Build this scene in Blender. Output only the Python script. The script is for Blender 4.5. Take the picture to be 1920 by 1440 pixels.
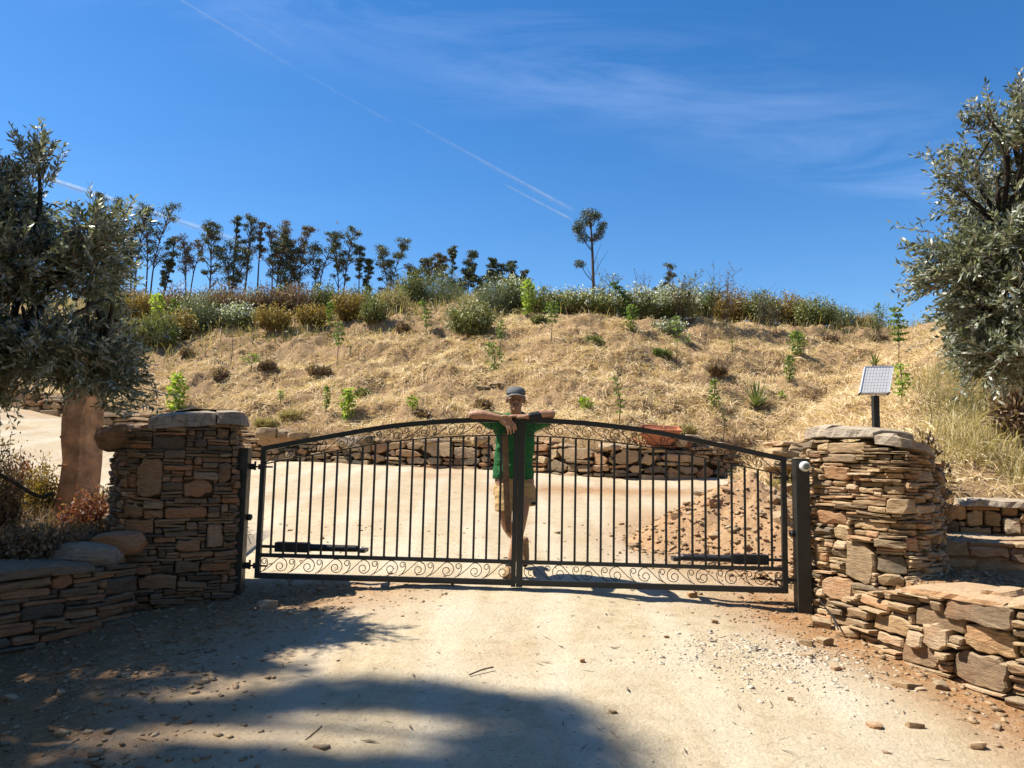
import bpy, math, random
import numpy as np
from mathutils import Vector, Matrix, noise as mnoise

for o in list(bpy.data.objects): bpy.data.objects.remove(o)
scene = bpy.context.scene
COL = scene.collection
R = math.radians

# ------------------------------------------------------------------ camera, sky, sun, exposure
FPX = 1442.0                                   # focal length in pixels of the 1920 px wide photograph
CAM = np.array([0.0, 0.0, 1.6])
cd = bpy.data.cameras.new('camera'); cam = bpy.data.objects.new('camera', cd); COL.objects.link(cam)
cd.sensor_width = 36; cd.lens = FPX/1920*36; cd.clip_start = 0.05; cd.clip_end = 20000
CM = (Matrix.Rotation(R(90+6.0), 4, 'X') @ Matrix.Rotation(R(1.2), 4, 'Z'))
cam.matrix_world = Matrix.Translation(CAM) @ CM
scene.camera = cam
M3 = np.array(CM.to_3x3())

SUN_EL, SUN_TOW = 54.0, 8.0                   # height, and how far behind the gate line the sun stands (it comes from the left)
_e, _a = R(SUN_EL), R(SUN_TOW)
SUN = np.array([-math.cos(_a)*math.cos(_e), math.sin(_a)*math.cos(_e), math.sin(_e)])   # towards the sun
sl = bpy.data.lights.new('sun', 'SUN'); sl.energy = 5.0; sl.angle = R(0.53); sl.color = (1.0, 0.94, 0.83)
so = bpy.data.objects.new('sun', sl); COL.objects.link(so)
so.rotation_euler = Vector(SUN).to_track_quat('Z', 'Y').to_euler(); so.location = (-20, 4, 30)

scene.view_settings.view_transform = 'Standard'; scene.view_settings.look = 'None'
scene.view_settings.exposure = 0.86; scene.view_settings.gamma = 1.0
scene.view_settings.use_curve_mapping = False
scene.cycles.max_bounces = 6; scene.cycles.transparent_max_bounces = 12
scene.cycles.diffuse_bounces = 3; scene.cycles.glossy_bounces = 2; scene.cycles.transmission_bounces = 3

w = bpy.data.worlds.new('World'); scene.world = w; w.use_nodes = True
nt = w.node_tree; nt.nodes.clear()
def N(nt, t, **k):
    n = nt.nodes.new(t)
    for a, b in k.items():
        if a == 'inp':
            for i, v in b.items(): n.inputs[i].default_value = v
        else: setattr(n, a, b)
    return n
def L(nt, a, b): nt.links.new(a, b)
sky = N(nt, 'ShaderNodeTexSky'); sky.sky_type = 'NISHITA'; sky.sun_disc = False
sky.sun_elevation = _e; sky.sun_rotation = math.atan2(SUN[0], SUN[1])
sky.altitude = 300; sky.air_density = 1.0; sky.dust_density = 0.25; sky.ozone_density = 2.0
hs = N(nt, 'ShaderNodeHueSaturation', inp={'Saturation': 1.36, 'Hue': 0.504, 'Value': 1.0}); L(nt, sky.outputs[0], hs.inputs['Color'])
# thin cirrus: noise on a flat high layer, gathered along one long band
tc = N(nt, 'ShaderNodeTexCoord'); sp = N(nt, 'ShaderNodeSeparateXYZ'); L(nt, tc.outputs['Generated'], sp.inputs[0])
def mth(nt, op, a, b=None, c=None, clamp=False):
    n = N(nt, 'ShaderNodeMath', operation=op); n.use_clamp = clamp
    for i, v in enumerate((a, b, c)):
        if v is None: continue
        if isinstance(v, (int, float)): n.inputs[i].default_value = v
        else: L(nt, v, n.inputs[i])
    return n.outputs[0]
zz = mth(nt, 'MAXIMUM', sp.outputs[2], 0.06)
px = mth(nt, 'DIVIDE', sp.outputs[0], zz); py = mth(nt, 'DIVIDE', sp.outputs[1], zz)
cb = N(nt, 'ShaderNodeCombineXYZ'); L(nt, px, cb.inputs[0]); L(nt, py, cb.inputs[1])
mp = N(nt, 'ShaderNodeMapping', inp={'Rotation': (0, 0, R(-30)), 'Scale': (0.5, 1.25, 1)}); L(nt, cb.outputs[0], mp.inputs[0])
n1 = N(nt, 'ShaderNodeTexNoise', inp={'Scale': 2.2, 'Detail': 9, 'Roughness': 0.62, 'Distortion': 0.7}); L(nt, mp.outputs[0], n1.inputs[0])
n2 = N(nt, 'ShaderNodeTexNoise', inp={'Scale': 0.9, 'Detail': 3, 'Roughness': 0.5}); L(nt, cb.outputs[0], n2.inputs[0])
# band: distance from the line through the layer points seen above the right half of the hill
bd = mth(nt, 'ADD', mth(nt, 'MULTIPLY', px, BX := -0.408), mth(nt, 'MULTIPLY', py, BY := 0.913))
bd = mth(nt, 'SUBTRACT', bd, BC := 1.62)
band = N(nt, 'ShaderNodeMapRange', interpolation_type='SMOOTHSTEP', inp={'From Min': 0.46, 'From Max': 0.0, 'To Min': 0, 'To Max': 1}); L(nt, mth(nt, 'ABSOLUTE', bd), band.inputs[0])
mr = N(nt, 'ShaderNodeMapRange', inp={'From Min': 0.42, 'From Max': 0.80, 'To Min': 0, 'To Max': 0.25}); L(nt, n1.outputs[0], mr.inputs[0])
mr2 = N(nt, 'ShaderNodeMapRange', inp={'From Min': 0.35, 'From Max': 0.65, 'To Min': 0.35, 'To Max': 1}); L(nt, n2.outputs[0], mr2.inputs[0])
cl = mth(nt, 'MULTIPLY', mth(nt, 'MULTIPLY', mr.outputs[0], mr2.outputs[0]), mth(nt, 'ADD', mth(nt, 'MULTIPLY', band.outputs[0], 0.95), 0.05), clamp=True)
mx = N(nt, 'ShaderNodeMixRGB'); L(nt, cl, mx.inputs[0]); L(nt, hs.outputs[0], mx.inputs[1]); mx.inputs[2].default_value = (7.0, 8.2, 11.0, 1)
bg = N(nt, 'ShaderNodeBackground', inp={'Strength': 0.096}); L(nt, mx.outputs[0], bg.inputs[0])
wo = N(nt, 'ShaderNodeOutputWorld'); L(nt, bg.outputs[0], wo.inputs[0])

# ------------------------------------------------------------------ helpers
def P(u, v, Y):
    """point of the place that the photograph shows at pixel (u, v) when it lies Y metres in front"""
    d = M3 @ np.array([(u-960)/FPX, -(v-720)/FPX, -1.0]); return CAM + d*(Y/d[1])
def pix(p):
    q = M3.T @ (np.asarray(p, float)-CAM); return 960+FPX*q[0]/-q[2], 720-FPX*q[1]/-q[2]

def _h(ix, iy, seed):
    n = (ix.astype(np.int64)*374761393 + iy.astype(np.int64)*668265263 + seed*1442695041) & 0xffffffff
    n = ((n ^ (n >> 13))*1274126177) & 0xffffffff
    return ((n ^ (n >> 16)) & 0xffff)/65535.0
def vn(x, y, seed=0):
    x = np.asarray(x, float); y = np.asarray(y, float); ix = np.floor(x); iy = np.floor(y); fx = x-ix; fy = y-iy
    fx = fx*fx*(3-2*fx); fy = fy*fy*(3-2*fy)
    a = _h(ix, iy, seed); b = _h(ix+1, iy, seed); c = _h(ix, iy+1, seed); d = _h(ix+1, iy+1, seed)
    return (a*(1-fx)+b*fx)*(1-fy)+(c*(1-fx)+d*fx)*fy
def fbm(x, y, seed=0, o=4):
    s = 0; a = .5; x = np.asarray(x, float); y = np.asarray(y, float)
    for i in range(o): s = s+a*(vn(x, y, seed+i)-.5); x = x*2.03+3.1; y = y*2.03+1.7; a *= .5
    return s
def sst(a, b, x): t = np.clip((np.asarray(x, float)-a)/(b-a), 0, 1); return t*t*(3-2*t)

PROPS = ('label', 'category', 'group', 'kind')
def tag(o, label=None, cat=None, group=None, kind=None):
    for k, v in zip(PROPS, (label, cat, group, kind)):
        if v: o[k] = v
    return o
def link(o, parent=None, rest=True):
    COL.objects.link(o)
    if parent is not None:
        o.parent = parent
        if rest: o.matrix_parent_inverse = Matrix.Translation(-parent.location) if parent.type == 'EMPTY' else Matrix.Identity(4)
    return o
def thing(name, label, cat, loc, group=None):
    o = bpy.data.objects.new(name, None); o.location = Vector(loc); o.empty_display_size = .1; COL.objects.link(o)
    return tag(o, label, cat, group)
def mk(name, V, F, mat, parent=None, tint=None, smooth=False):
    """one mesh object; world coordinates"""
    me = bpy.data.meshes.new(name); me.from_pydata([tuple(map(float, v)) for v in V], [], [tuple(map(int, f)) for f in F])
    me.materials.append(mat)
    if tint is not None:
        at = me.attributes.new('tint', 'FLOAT', 'FACE')
        at.data.foreach_set('value', np.broadcast_to(np.asarray(tint, np.float32), (len(me.polygons),)).copy())
    if smooth: me.polygons.foreach_set('use_smooth', [True]*len(me.polygons))
    me.update(); o = bpy.data.objects.new(name, me); return link(o, parent)
def mkq(name, Q, mat, parent=None, tint=None, smooth=False):
    """cloud of quads, Q has shape (n, 4, 3)"""
    Q = np.ascontiguousarray(Q, np.float32); n = len(Q); me = bpy.data.meshes.new(name)
    me.vertices.add(4*n); me.vertices.foreach_set('co', Q.ravel())
    me.loops.add(4*n); me.loops.foreach_set('vertex_index', np.arange(4*n, dtype=np.int32))
    me.polygons.add(n); me.polygons.foreach_set('loop_start', np.arange(0, 4*n, 4, dtype=np.int32))
    me.materials.append(mat); me.update(calc_edges=True)
    if tint is not None: me.attributes.new('tint', 'FLOAT', 'FACE').data.foreach_set('value', np.asarray(tint, np.float32))
    o = bpy.data.objects.new(name, me); return link(o, parent)
class MB:
    def __init__(s): s.V = []; s.F = []; s.T = []; s.n = 0
    def add(s, V, F, t=.5):
        V = np.asarray(V, float); s.V.append(V)
        for f in F: s.F.append(tuple(i+s.n for i in f)); s.T.append(t)
        s.n += len(V); return s
    def build(s, name, mat, parent=None, smooth=False): return mk(name, np.concatenate(s.V), s.F, mat, parent, s.T, smooth)
def frames(p):
    t = np.gradient(p, axis=0); t /= np.linalg.norm(t, axis=1)[:, None]+1e-9
    up = np.array([0, 0, 1.0]) if abs(t[0][2]) < .9 else np.array([1.0, 0, 0])
    a = np.cross(t[0], up); a /= np.linalg.norm(a); A = []
    for i in range(len(p)):
        a = a-t[i]*np.dot(a, t[i]); a /= np.linalg.norm(a)+1e-9; A.append(a)
    A = np.array(A); return A, np.cross(t, A)
def tube(p, r, seg=6, caps=True):
    p = np.asarray(p, float); r = np.broadcast_to(np.asarray(r, float), (len(p),)); A, B = frames(p); V = []; F = []
    for i in range(len(p)):
        for k in range(seg):
            a = 2*math.pi*(k+.5)/seg; V.append(p[i]+r[i]*(math.cos(a)*A[i]+math.sin(a)*B[i]))
    for i in range(len(p)-1):
        for k in range(seg):
            k2 = (k+1) % seg; F.append((i*seg+k, i*seg+k2, (i+1)*seg+k2, (i+1)*seg+k))
    if caps: F.append(tuple(range(seg))[::-1]); F.append(tuple((len(p)-1)*seg+k for k in range(seg)))
    return np.array(V), F
def bar(p, q, w, h, up=(0, 0, 1)):
    """box bar from p to q, width w across, height h along up"""
    p = np.asarray(p, float); q = np.asarray(q, float); t = q-p; t /= np.linalg.norm(t); up = np.asarray(up, float)
    s = np.cross(t, up); s /= np.linalg.norm(s); u = np.cross(s, t)
    V = [x+a*s*w/2+b*u*h/2 for x in (p, q) for a, b in ((-1, -1), (1, -1), (1, 1), (-1, 1))]
    return V, [(3, 2, 1, 0), (4, 5, 6, 7), (0, 1, 5, 4), (1, 2, 6, 5), (2, 3, 7, 6), (3, 0, 4, 7)]
def smooth_path(pts, n=8):
    pts = [np.asarray(p, float) for p in pts]; o = []; P_ = [2*pts[0]-pts[1]]+pts+[2*pts[-1]-pts[-2]]
    for i in range(1, len(P_)-2):
        a, b, c, d = P_[i-1:i+3]
        for k in range(n):
            t = k/n; o.append(.5*((2*b)+(-a+c)*t+(2*a-5*b+4*c-d)*t*t+(-a+3*b-3*c+d)*t**3))
    o.append(pts[-1]); return np.array(o)

# ------------------------------------------------------------------ materials
def new_mat(name):
    m = bpy.data.materials.new(name); m.use_nodes = True; nt = m.node_tree
    return m, nt, nt.nodes['Principled BSDF']
def ramp(nt, fac, stops):
    r = N(nt, 'ShaderNodeValToRGB'); e = r.color_ramp.elements
    while len(e) < len(stops): e.new(.5)
    for i, (p, c) in enumerate(stops): e[i].position = p; e[i].color = (*c, 1)
    L(nt, fac, r.inputs[0]); return r.outputs[0]
def nz(nt, scale, detail=5, rough=.55, dist=0, vec=None, sc=None):
    n = N(nt, 'ShaderNodeTexNoise', inp={'Scale': scale, 'Detail': detail, 'Roughness': rough, 'Distortion': dist})
    if vec is None: vec = N(nt, 'ShaderNodeTexCoord').outputs['Object']
    if sc:
        m_ = N(nt, 'ShaderNodeMapping', inp={'Scale': sc}); L(nt, vec, m_.inputs[0]); vec = m_.outputs[0]
    L(nt, vec, n.inputs[0]); return n.outputs[0]
def mixc(nt, f, a, b, mode='MIX'):
    n = N(nt, 'ShaderNodeMixRGB', blend_type=mode)
    for i, v in enumerate((f, a, b)):
        if isinstance(v, (int, float)): n.inputs[i].default_value = v
        elif isinstance(v, tuple): n.inputs[i].default_value = (*v, 1)
        else: L(nt, v, n.inputs[i])
    return n.outputs[0]
def rng_(nt, f, a, b, c=0, d=1):
    n = N(nt, 'ShaderNodeMapRange', inp={'From Min': a, 'From Max': b, 'To Min': c, 'To Max': d}); L(nt, f, n.inputs[0]); return n.outputs[0]
def bump(nt, h, s, d, prev=None):
    b = N(nt, 'ShaderNodeBump', inp={'Strength': s, 'Distance': d}); L(nt, h, b.inputs['Height'])
    if prev is not None: L(nt, prev, b.inputs['Normal'])
    return b.outputs[0]
def attr(nt, name='tint'): return N(nt, 'ShaderNodeAttribute', attribute_name=name).outputs['Fac']

def stone_mat(name, stops, dust=.25):
    m, nt, b = new_mat(name); t = attr(nt)
    big = nz(nt, 7, 3); f = mth(nt, 'ADD', t, mth(nt, 'MULTIPLY', mth(nt, 'SUBTRACT', big, .5), .35))
    c = ramp(nt, f, stops)
    lam = nz(nt, 14, 7, .65, .6, sc=(1, 1, 4.5)); fine = nz(nt, 60, 4, .7)
    c = mixc(nt, .75, c, ramp(nt, lam, [(.28, (.42, .38, .34)), (.5, (.95, .95, .95)), (.72, (1.3, 1.25, 1.15))]), 'MULTIPLY')
    c = mixc(nt, .35, c, ramp(nt, fine, [(.3, (.6, .6, .6)), (.7, (1.35, 1.3, 1.2))]), 'MULTIPLY')
    st = nz(nt, 3.3, 5, .6); c = mixc(nt, rng_(nt, st, .52, .72, 0, .55), c, (.25, .11, .045))       # rust stain
    geo = N(nt, 'ShaderNodeNewGeometry'); sz = N(nt, 'ShaderNodeSeparateXYZ'); L(nt, geo.outputs['Normal'], sz.inputs[0])
    df = mth(nt, 'MULTIPLY', rng_(nt, sz.outputs[2], .35, .95, 0, dust), rng_(nt, fine, .3, .6, .4, 1))
    c = mixc(nt, df, c, (.46, .36, .23))
    L(nt, c, b.inputs['Base Color']); b.inputs['Roughness'].default_value = .88; b.inputs['Specular IOR Level'].default_value = .25
    n = bump(nt, lam, .9, .02); n = bump(nt, fine, .5, .006, n); L(nt, n, b.inputs['Normal']); return m
M = {}
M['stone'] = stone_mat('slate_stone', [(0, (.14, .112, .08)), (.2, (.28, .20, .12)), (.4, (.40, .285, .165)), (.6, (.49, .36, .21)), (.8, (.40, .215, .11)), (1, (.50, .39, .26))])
M['stone_dark'] = stone_mat('brown_slate_stone', [(0, (.10, .08, .06)), (.3, (.18, .13, .085)), (.55, (.27, .18, .105)), (.78, (.34, .16, .08)), (1, (.30, .225, .15))], .25)  # same slate as the right pier, browner and darkened for its shade
M['stone_cap'] = stone_mat('grey_cap_stone', [(0, (.22, .19, .16)), (.5, (.34, .29, .23)), (1, (.44, .36, .27))], .5)
M['stone_tan'] = stone_mat('ochre_stone', [(0, (.2, .14, .09)), (.3, (.33, .22, .12)), (.6, (.42, .29, .16)), (.8, (.40, .22, .11)), (1, (.47, .38, .26))], .6)
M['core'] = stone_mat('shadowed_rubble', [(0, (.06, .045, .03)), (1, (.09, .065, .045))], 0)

def ground_mat():
    m, nt, b = new_mat('sandy_ground'); o = attr(nt, 'orange')
    a = nz(nt, 1.1, 6, .6); bb = nz(nt, 9, 6, .65); fine = nz(nt, 75, 5, .75); mid = nz(nt, 28, 5, .7, .6)
    pale = ramp(nt, bb, [(.25, (.37, .285, .175)), (.5, (.48, .39, .255)), (.8, (.56, .47, .325))])
    pale = mixc(nt, rng_(nt, a, .45, .7, 0, .55), pale, (.53, .465, .355))
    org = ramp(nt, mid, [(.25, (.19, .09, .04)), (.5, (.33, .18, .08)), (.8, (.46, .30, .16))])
    wet = nz(nt, .55, 5, .6, .8); pale = mixc(nt, rng_(nt, wet, .46, .68, 0, .5), pale, (.40, .31, .20))
    trk = N(nt, 'ShaderNodeTexWave', inp={'Scale': .42, 'Distortion': 3.5, 'Detail': 4, 'Detail Scale': .7}); L(nt, N(nt, 'ShaderNodeTexCoord').outputs['Object'], trk.inputs[0])
    pale = mixc(nt, rng_(nt, trk.outputs[1], .62, .95, 0, .38), pale, (.60, .53, .41))
    spk = nz(nt, 38, 2, .5); pale = mixc(nt, rng_(nt, spk, .66, .72, 0, .7), pale, (.22, .16, .10))
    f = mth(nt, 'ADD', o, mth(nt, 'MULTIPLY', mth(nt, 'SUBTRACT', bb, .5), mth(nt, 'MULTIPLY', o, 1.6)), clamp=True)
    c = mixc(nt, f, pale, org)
    c = mixc(nt, .5, c, ramp(nt, fine, [(.3, (.62, .6, .57)), (.5, (1, 1, 1)), (.7, (1.22, 1.2, 1.15))]), 'MULTIPLY')
    L(nt, c, b.inputs['Base Color']); b.inputs['Roughness'].default_value = .95; b.inputs['Specular IOR Level'].default_value = .15
    # faint tread marks
    w1 = N(nt, 'ShaderNodeTexWave', inp={'Scale': 9, 'Distortion': 6, 'Detail': 3, 'Detail Scale': 1.2}); 
    mp_ = N(nt, 'ShaderNodeMapping', inp={'Rotation': (0, 0, R(25))}); L(nt, N(nt, 'ShaderNodeTexCoord').outputs['Object'], mp_.inputs[0]); L(nt, mp_.outputs[0], w1.inputs[0])
    wv = mth(nt, 'MULTIPLY', w1.outputs[1], rng_(nt, nz(nt, 2.2, 2), .5, .62))
    n = bump(nt, mid, .75, .018); n = bump(nt, fine, .65, .007, n); n = bump(nt, wv, .12, .005, n)
    L(nt, n, b.inputs['Normal']); return m
M['ground'] = ground_mat()
def hill_mat():
    m, nt, b = new_mat('straw_mulch_soil')
    a = nz(nt, 1.6, 6, .65); f = nz(nt, 24, 6, .7, 1.2, sc=(1, 1, .5)); g = nz(nt, 90, 4, .7)
    c = ramp(nt, f, [(.25, (.17, .10, .05)), (.5, (.34, .225, .12)), (.75, (.52, .38, .22))])
    c = mixc(nt, rng_(nt, a, .52, .75, 0, .6), c, (.30, .18, .09))
    c = mixc(nt, .5, c, ramp(nt, g, [(.3, (.55, .52, .48)), (.7, (1.25, 1.2, 1.1))]), 'MULTIPLY')
    L(nt, c, b.inputs['Base Color']); b.inputs['Roughness'].default_value = .95; b.inputs['Specular IOR Level'].default_value = .1
    n = bump(nt, f, .9, .04); n = bump(nt, g, .6, .01, n); L(nt, n, b.inputs['Normal']); return m
M['hill'] = hill_mat()
def leaf_mat(name, stops, back=None, trans=.25, rough=.5, spec=.4, obj_noise=0):
    m, nt, b = new_mat(name); c = ramp(nt, attr(nt), stops)
    if back:
        g = N(nt, 'ShaderNodeNewGeometry'); c = mixc(nt, g.outputs['Backfacing'], c, back)
    L(nt, c, b.inputs['Base Color']); b.inputs['Roughness'].default_value = rough; b.inputs['Specular IOR Level'].default_value = spec
    if trans:
        t = N(nt, 'ShaderNodeBsdfTranslucent'); L(nt, mixc(nt, 1.0, c, (1.5, 1.6, .8), 'MULTIPLY'), t.inputs[0])
        ms = N(nt, 'ShaderNodeMixShader', inp={0: trans}); L(nt, b.outputs[0], ms.inputs[1]); L(nt, t.outputs[0], ms.inputs[2])
        L(nt, ms.outputs[0], nt.nodes['Material Output'].inputs[0])
    return m
M['olive'] = leaf_mat('olive_leaf', [(0, (.045, .06, .028)), (.5, (.115, .135, .075)), (.9, (.21, .23, .15)), (1, (.27, .23, .11))], (.35, .365, .30), .18, .42, .5)
M['euc'] = leaf_mat('eucalyptus_leaf', [(0, (.045, .06, .028)), (.5, (.08, .10, .045)), (.85, (.115, .13, .06)), (1, (.17, .14, .08))], None, .15, .5, .3)
M['euc_brown'] = leaf_mat('eucalyptus_leaf_bronze', [(0, (.08, .07, .045)), (.5, (.14, .115, .065)), (1, (.22, .155, .09))], None, .15)
M['lime'] = leaf_mat('bright_sapling_leaf', [(0, (.13, .20, .03)), (.5, (.24, .32, .045)), (1, (.38, .43, .09))], None, .45)
M['green'] = leaf_mat('green_sapling_leaf', [(0, (.06, .11, .02)), (.5, (.13, .20, .035)), (1, (.22, .28, .06))], None, .4)
M['dull'] = leaf_mat('dull_scrub_leaf', [(0, (.09, .10, .03)), (.5, (.18, .19, .06)), (1, (.31, .30, .11))], None, .2)
M['grey'] = leaf_mat('grey_green_scrub', [(0, (.09, .11, .055)), (.5, (.18, .205, .10)), (1, (.30, .31, .17))], None, .2)
M['gold'] = leaf_mat('golden_scrub', [(0, (.12, .085, .025)), (.5, (.27, .18, .045)), (1, (.45, .31, .07))], None, .25)
M['rust'] = leaf_mat('rusty_dry_scrub', [(0, (.11, .07, .04)), (.5, (.21, .13, .075)), (1, (.34, .24, .14))], None, .2)
M['redweed'] = leaf_mat('red_leaved_weed', [(0, (.08, .03, .025)), (.5, (.2, .06, .05)), (1, (.32, .16, .09))], None, .35)
M['straw'] = leaf_mat('straw', [(0, (.28, .175, .09)), (.35, (.55, .395, .22)), (.7, (.73, .56, .345)), (1, (.84, .71, .49))], None, .2, .6, .3)
M['drygrass'] = leaf_mat('dry_grass', [(0, (.13, .12, .04)), (.4, (.30, .23, .10)), (.8, (.48, .38, .19)), (1, (.58, .5, .3))], None, .3)
M['flower'] = leaf_mat('white_blossom', [(0, (.5, .5, .42)), (1, (.78, .78, .74))], None, .3)
M['yucca'] = leaf_mat('yucca_blade', [(0, (.07, .10, .03)), (.5, (.14, .18, .06)), (1, (.26, .28, .11))], None, .15)
def plain(name, c, rough=.6, var=.25, scale=8, bmp=.2, spec=.4, metal=0, dist=.004):
    m, nt, b = new_mat(name); n = nz(nt, scale, 6, .6)
    cc = mixc(nt, 1.0, c, ramp(nt, n, [(.25, (1-var,)*3), (.75, (1+var,)*3)]), 'MULTIPLY'); L(nt, cc, b.inputs['Base Color'])
    b.inputs['Roughness'].default_value = rough; b.inputs['Specular IOR Level'].default_value = spec; b.inputs['Metallic'].default_value = metal
    if bmp: L(nt, bump(nt, nz(nt, scale*6, 5, .7), bmp, dist), b.inputs['Normal'])
    return m
M['gravel'] = plain('pale_gravel', (.50, .43, .33), .9, .25, 30, .3, .1)
M['bark'] = plain('olive_bark', (.06, .048, .036), .95, .5, 14, .9, .1, dist=.02)
M['eucbark'] = plain('eucalyptus_bark', (.085, .065, .055), .9, .4, 2, .5, .1)
M['stem'] = plain('thin_stem', (.12, .09, .055), .9, .3, 10, 0)
M['twig'] = plain('dry_twig', (.26, .20, .13), .9, .4, 10, 0)
def paint_mat():
    m, nt, b = new_mat('black_gate_paint'); tc_ = N(nt, 'ShaderNodeTexCoord'); s = N(nt, 'ShaderNodeSeparateXYZ'); L(nt, tc_.outputs['Object'], s.inputs[0])
    n = nz(nt, 12, 6, .65); geo = N(nt, 'ShaderNodeNewGeometry'); g = N(nt, 'ShaderNodeSeparateXYZ'); L(nt, geo.outputs['Normal'], g.inputs[0])
    pos = N(nt, 'ShaderNodeSeparateXYZ'); L(nt, geo.outputs['Position'], pos.inputs[0])
    low = mth(nt, 'MULTIPLY', rng_(nt, pos.outputs[2], .9, .55, 0, .14), rng_(nt, n, .3, .65))
    top = mth(nt, 'MULTIPLY', rng_(nt, g.outputs[2], .5, 1, 0, .2), rng_(nt, n, .35, .6))
    c = mixc(nt, mth(nt, 'ADD', low, top, clamp=True), (.012, .014, .013), (.20, .19, .15))
    L(nt, c, b.inputs['Base Color']); L(nt, rng_(nt, n, .3, .7, .36, .6), b.inputs['Roughness'])
    L(nt, bump(nt, nz(nt, 90, 3), .12, .002), b.inputs['Normal']); return m
M['paint'] = paint_mat()
M['plastic'] = plain('black_plastic', (.02, .02, .022), .45, .2, 20, .05)
M['whiteplastic'] = plain('white_plastic', (.62, .64, .62), .4, .1, 20, .05)
M['greyglass'] = plain('grey_lens', (.12, .14, .14), .2, .1, 20, 0)
M['alu'] = plain('aluminium_frame', (.72, .73, .74), .4, .08, 30, .05, .5, .4)
def cell_mat():
    m, nt, b = new_mat('solar_cell'); b.inputs['Base Color'].default_value = (.78, .77, .75, 1); b.inputs['Roughness'].default_value = .3  # pale base colour stands for the sky glare on the cells
    b.inputs['Specular IOR Level'].default_value = .9; b.inputs['Coat Weight'].default_value = .6; b.inputs['Coat Roughness'].default_value = .12; return m
M['cell'] = cell_mat()
M['panelwhite'] = plain('panel_backsheet', (.72, .74, .76), .35, .05, 30, 0, .6)
M['barrow'] = plain('rusty_orange_paint', (.36, .125, .055), .6, .45, 9, .4)
M['concrete'] = plain('weathered_pink_render', (.50, .27, .13), .92, .65, 7, .9, .15, dist=.02)
M['skin'] = plain('tanned_skin', (.37, .195, .115), .55, .14, 20, .15, .35)
M['lips'] = plain('lip_skin', (.26, .10, .07), .5, .1, 20, 0)
M['shirt'] = plain('green_cotton', (.024, .12, .04), .85, .15, 9, .35, .15)
M['shorts'] = plain('khaki_cotton', (.42, .28, .13), .85, .15, 9, .4, .15)
M['cap'] = plain('grey_cap_cotton', (.13, .14, .14), .85, .3, 30, .3, .15)
M['hair'] = plain('grey_hair', (.22, .20, .18), .8, .3, 60, .4)
M['shoe'] = plain('brown_suede', (.30, .185, .09), .85, .3, 20, .3)
M['sole'] = plain('dark_rubber', (.04, .035, .03), .8, .2, 20, .2)
M['sock'] = plain('dark_sock', (.06, .055, .05), .9, .2, 20, .2)
M['eye'] = plain('eyeball', (.5, .47, .42), .2, .02, 20, 0)
M['black'] = plain('black_fabric', (.012, .012, .014), .7, .2, 20, .1)
M['strap'] = plain('frayed_brown_webbing', (.22, .14, .085), .9, .4, 25, .4)
# ------------------------------------------------------------------ the lie of the land
def prof(y): return np.interp(y, [-60, 0, 3.45, 6.4, 9, 12.5, 15, 17, 30], [-4.5, 0, .33, .60, .95, 1.40, 1.60, 1.74, 2.6])
def road(x, y):
    x = np.asarray(x, float); y = np.asarray(y, float)
    z = prof(y) - .017*np.minimum(x*x, 9)*sst(11, 7, y)*sst(-1, 4, y)
    z = z + .15*np.maximum(0, -x-5)*sst(8.5, 14, y)*sst(-16, -12, x)
    return z
HX = [-60, -13, -9, -5, 0, 1.6, 2.6, 3.8, 4.8, 5.6, 9, 60]; HY = [21, 17.6, 16.6, 15.2, 13.9, 12.9, 12.9, 13.5, 14.0, 14.3, 14.8, 16]
def y0(x): return np.interp(x, HX, HY)
def yb(x): return np.interp(x, [3.3, 4.1, 5, 6.5, 9], [7.62, 7.44, 7.12, 6.74, 6.4])
def hillz(x, y):
    x = np.asarray(x, float); y = np.asarray(y, float); s = y0(x)
    base = np.interp(s, [12.5, 14, 15.2, 16.6, 17.6, 18, 21], [1.4, 1.53, 1.62, 1.95, 2.2, 1.8, 2.4])
    m = base+.12+.40*sst(0, .28, y-s)+.50*(y-s)
    bump_ = .40*fbm(x*1.05, y*1.25, 11, 4)+.42*fbm(x*2.9, y*3.2, 31, 3)+.10*fbm(x*8, y*8, 41, 2)
    # low terraces the slope was planted along
    m = m+.10*np.sin((y-s)*3.0+.6*np.sin(x*.5))*sst(.5, 1.2, y-s)
    rb = 1.42+.345*(y-7.4)-.55*np.maximum(0, 3.7+.62*(y-7.4)-x)
    rb = np.where(y < yb(x), -5, rb)
    h = np.maximum(np.where(y > s, m, -5), rb)
    yc = 21.6+.5*np.sin(x*.35)+np.interp(x, [-14, -8, -4], [1.5, .6, 0])
    b = np.interp(x, [-2, 4], [.235, .08])
    cz = np.interp(x, [-12, -5, 2, 12, 16], [5.6, 5.7, 5.95, 5.8, 5.65])+b*np.clip(y-yc, -50, 24)+np.interp(x, [-2, 6], [.205, .04])*np.maximum(0, y-yc-24)
    hh = -np.logaddexp(-h*6, -cz*6)/6
    return np.where(h > -4, hh+bump_*sst(-.05, .9, np.where(y > s, y-s, y-7.3)), -5)
def xl(y): return np.interp(y, [-5, 3, 4.2, 5, 5.75, 6.25, 6.4, 8.6, 8.9], [-3.9, -3.9, -3.75, -3.50, -3.12, -2.75, -2.6, -2.6, -2.6])
def xr(y): return np.interp(y, [-5, 3.2, 4.55, 5.2, 5.75, 6.1, 7.3], [3.62, 3.42, 3.12, 2.86, 2.68, 2.72, 2.9])
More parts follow.
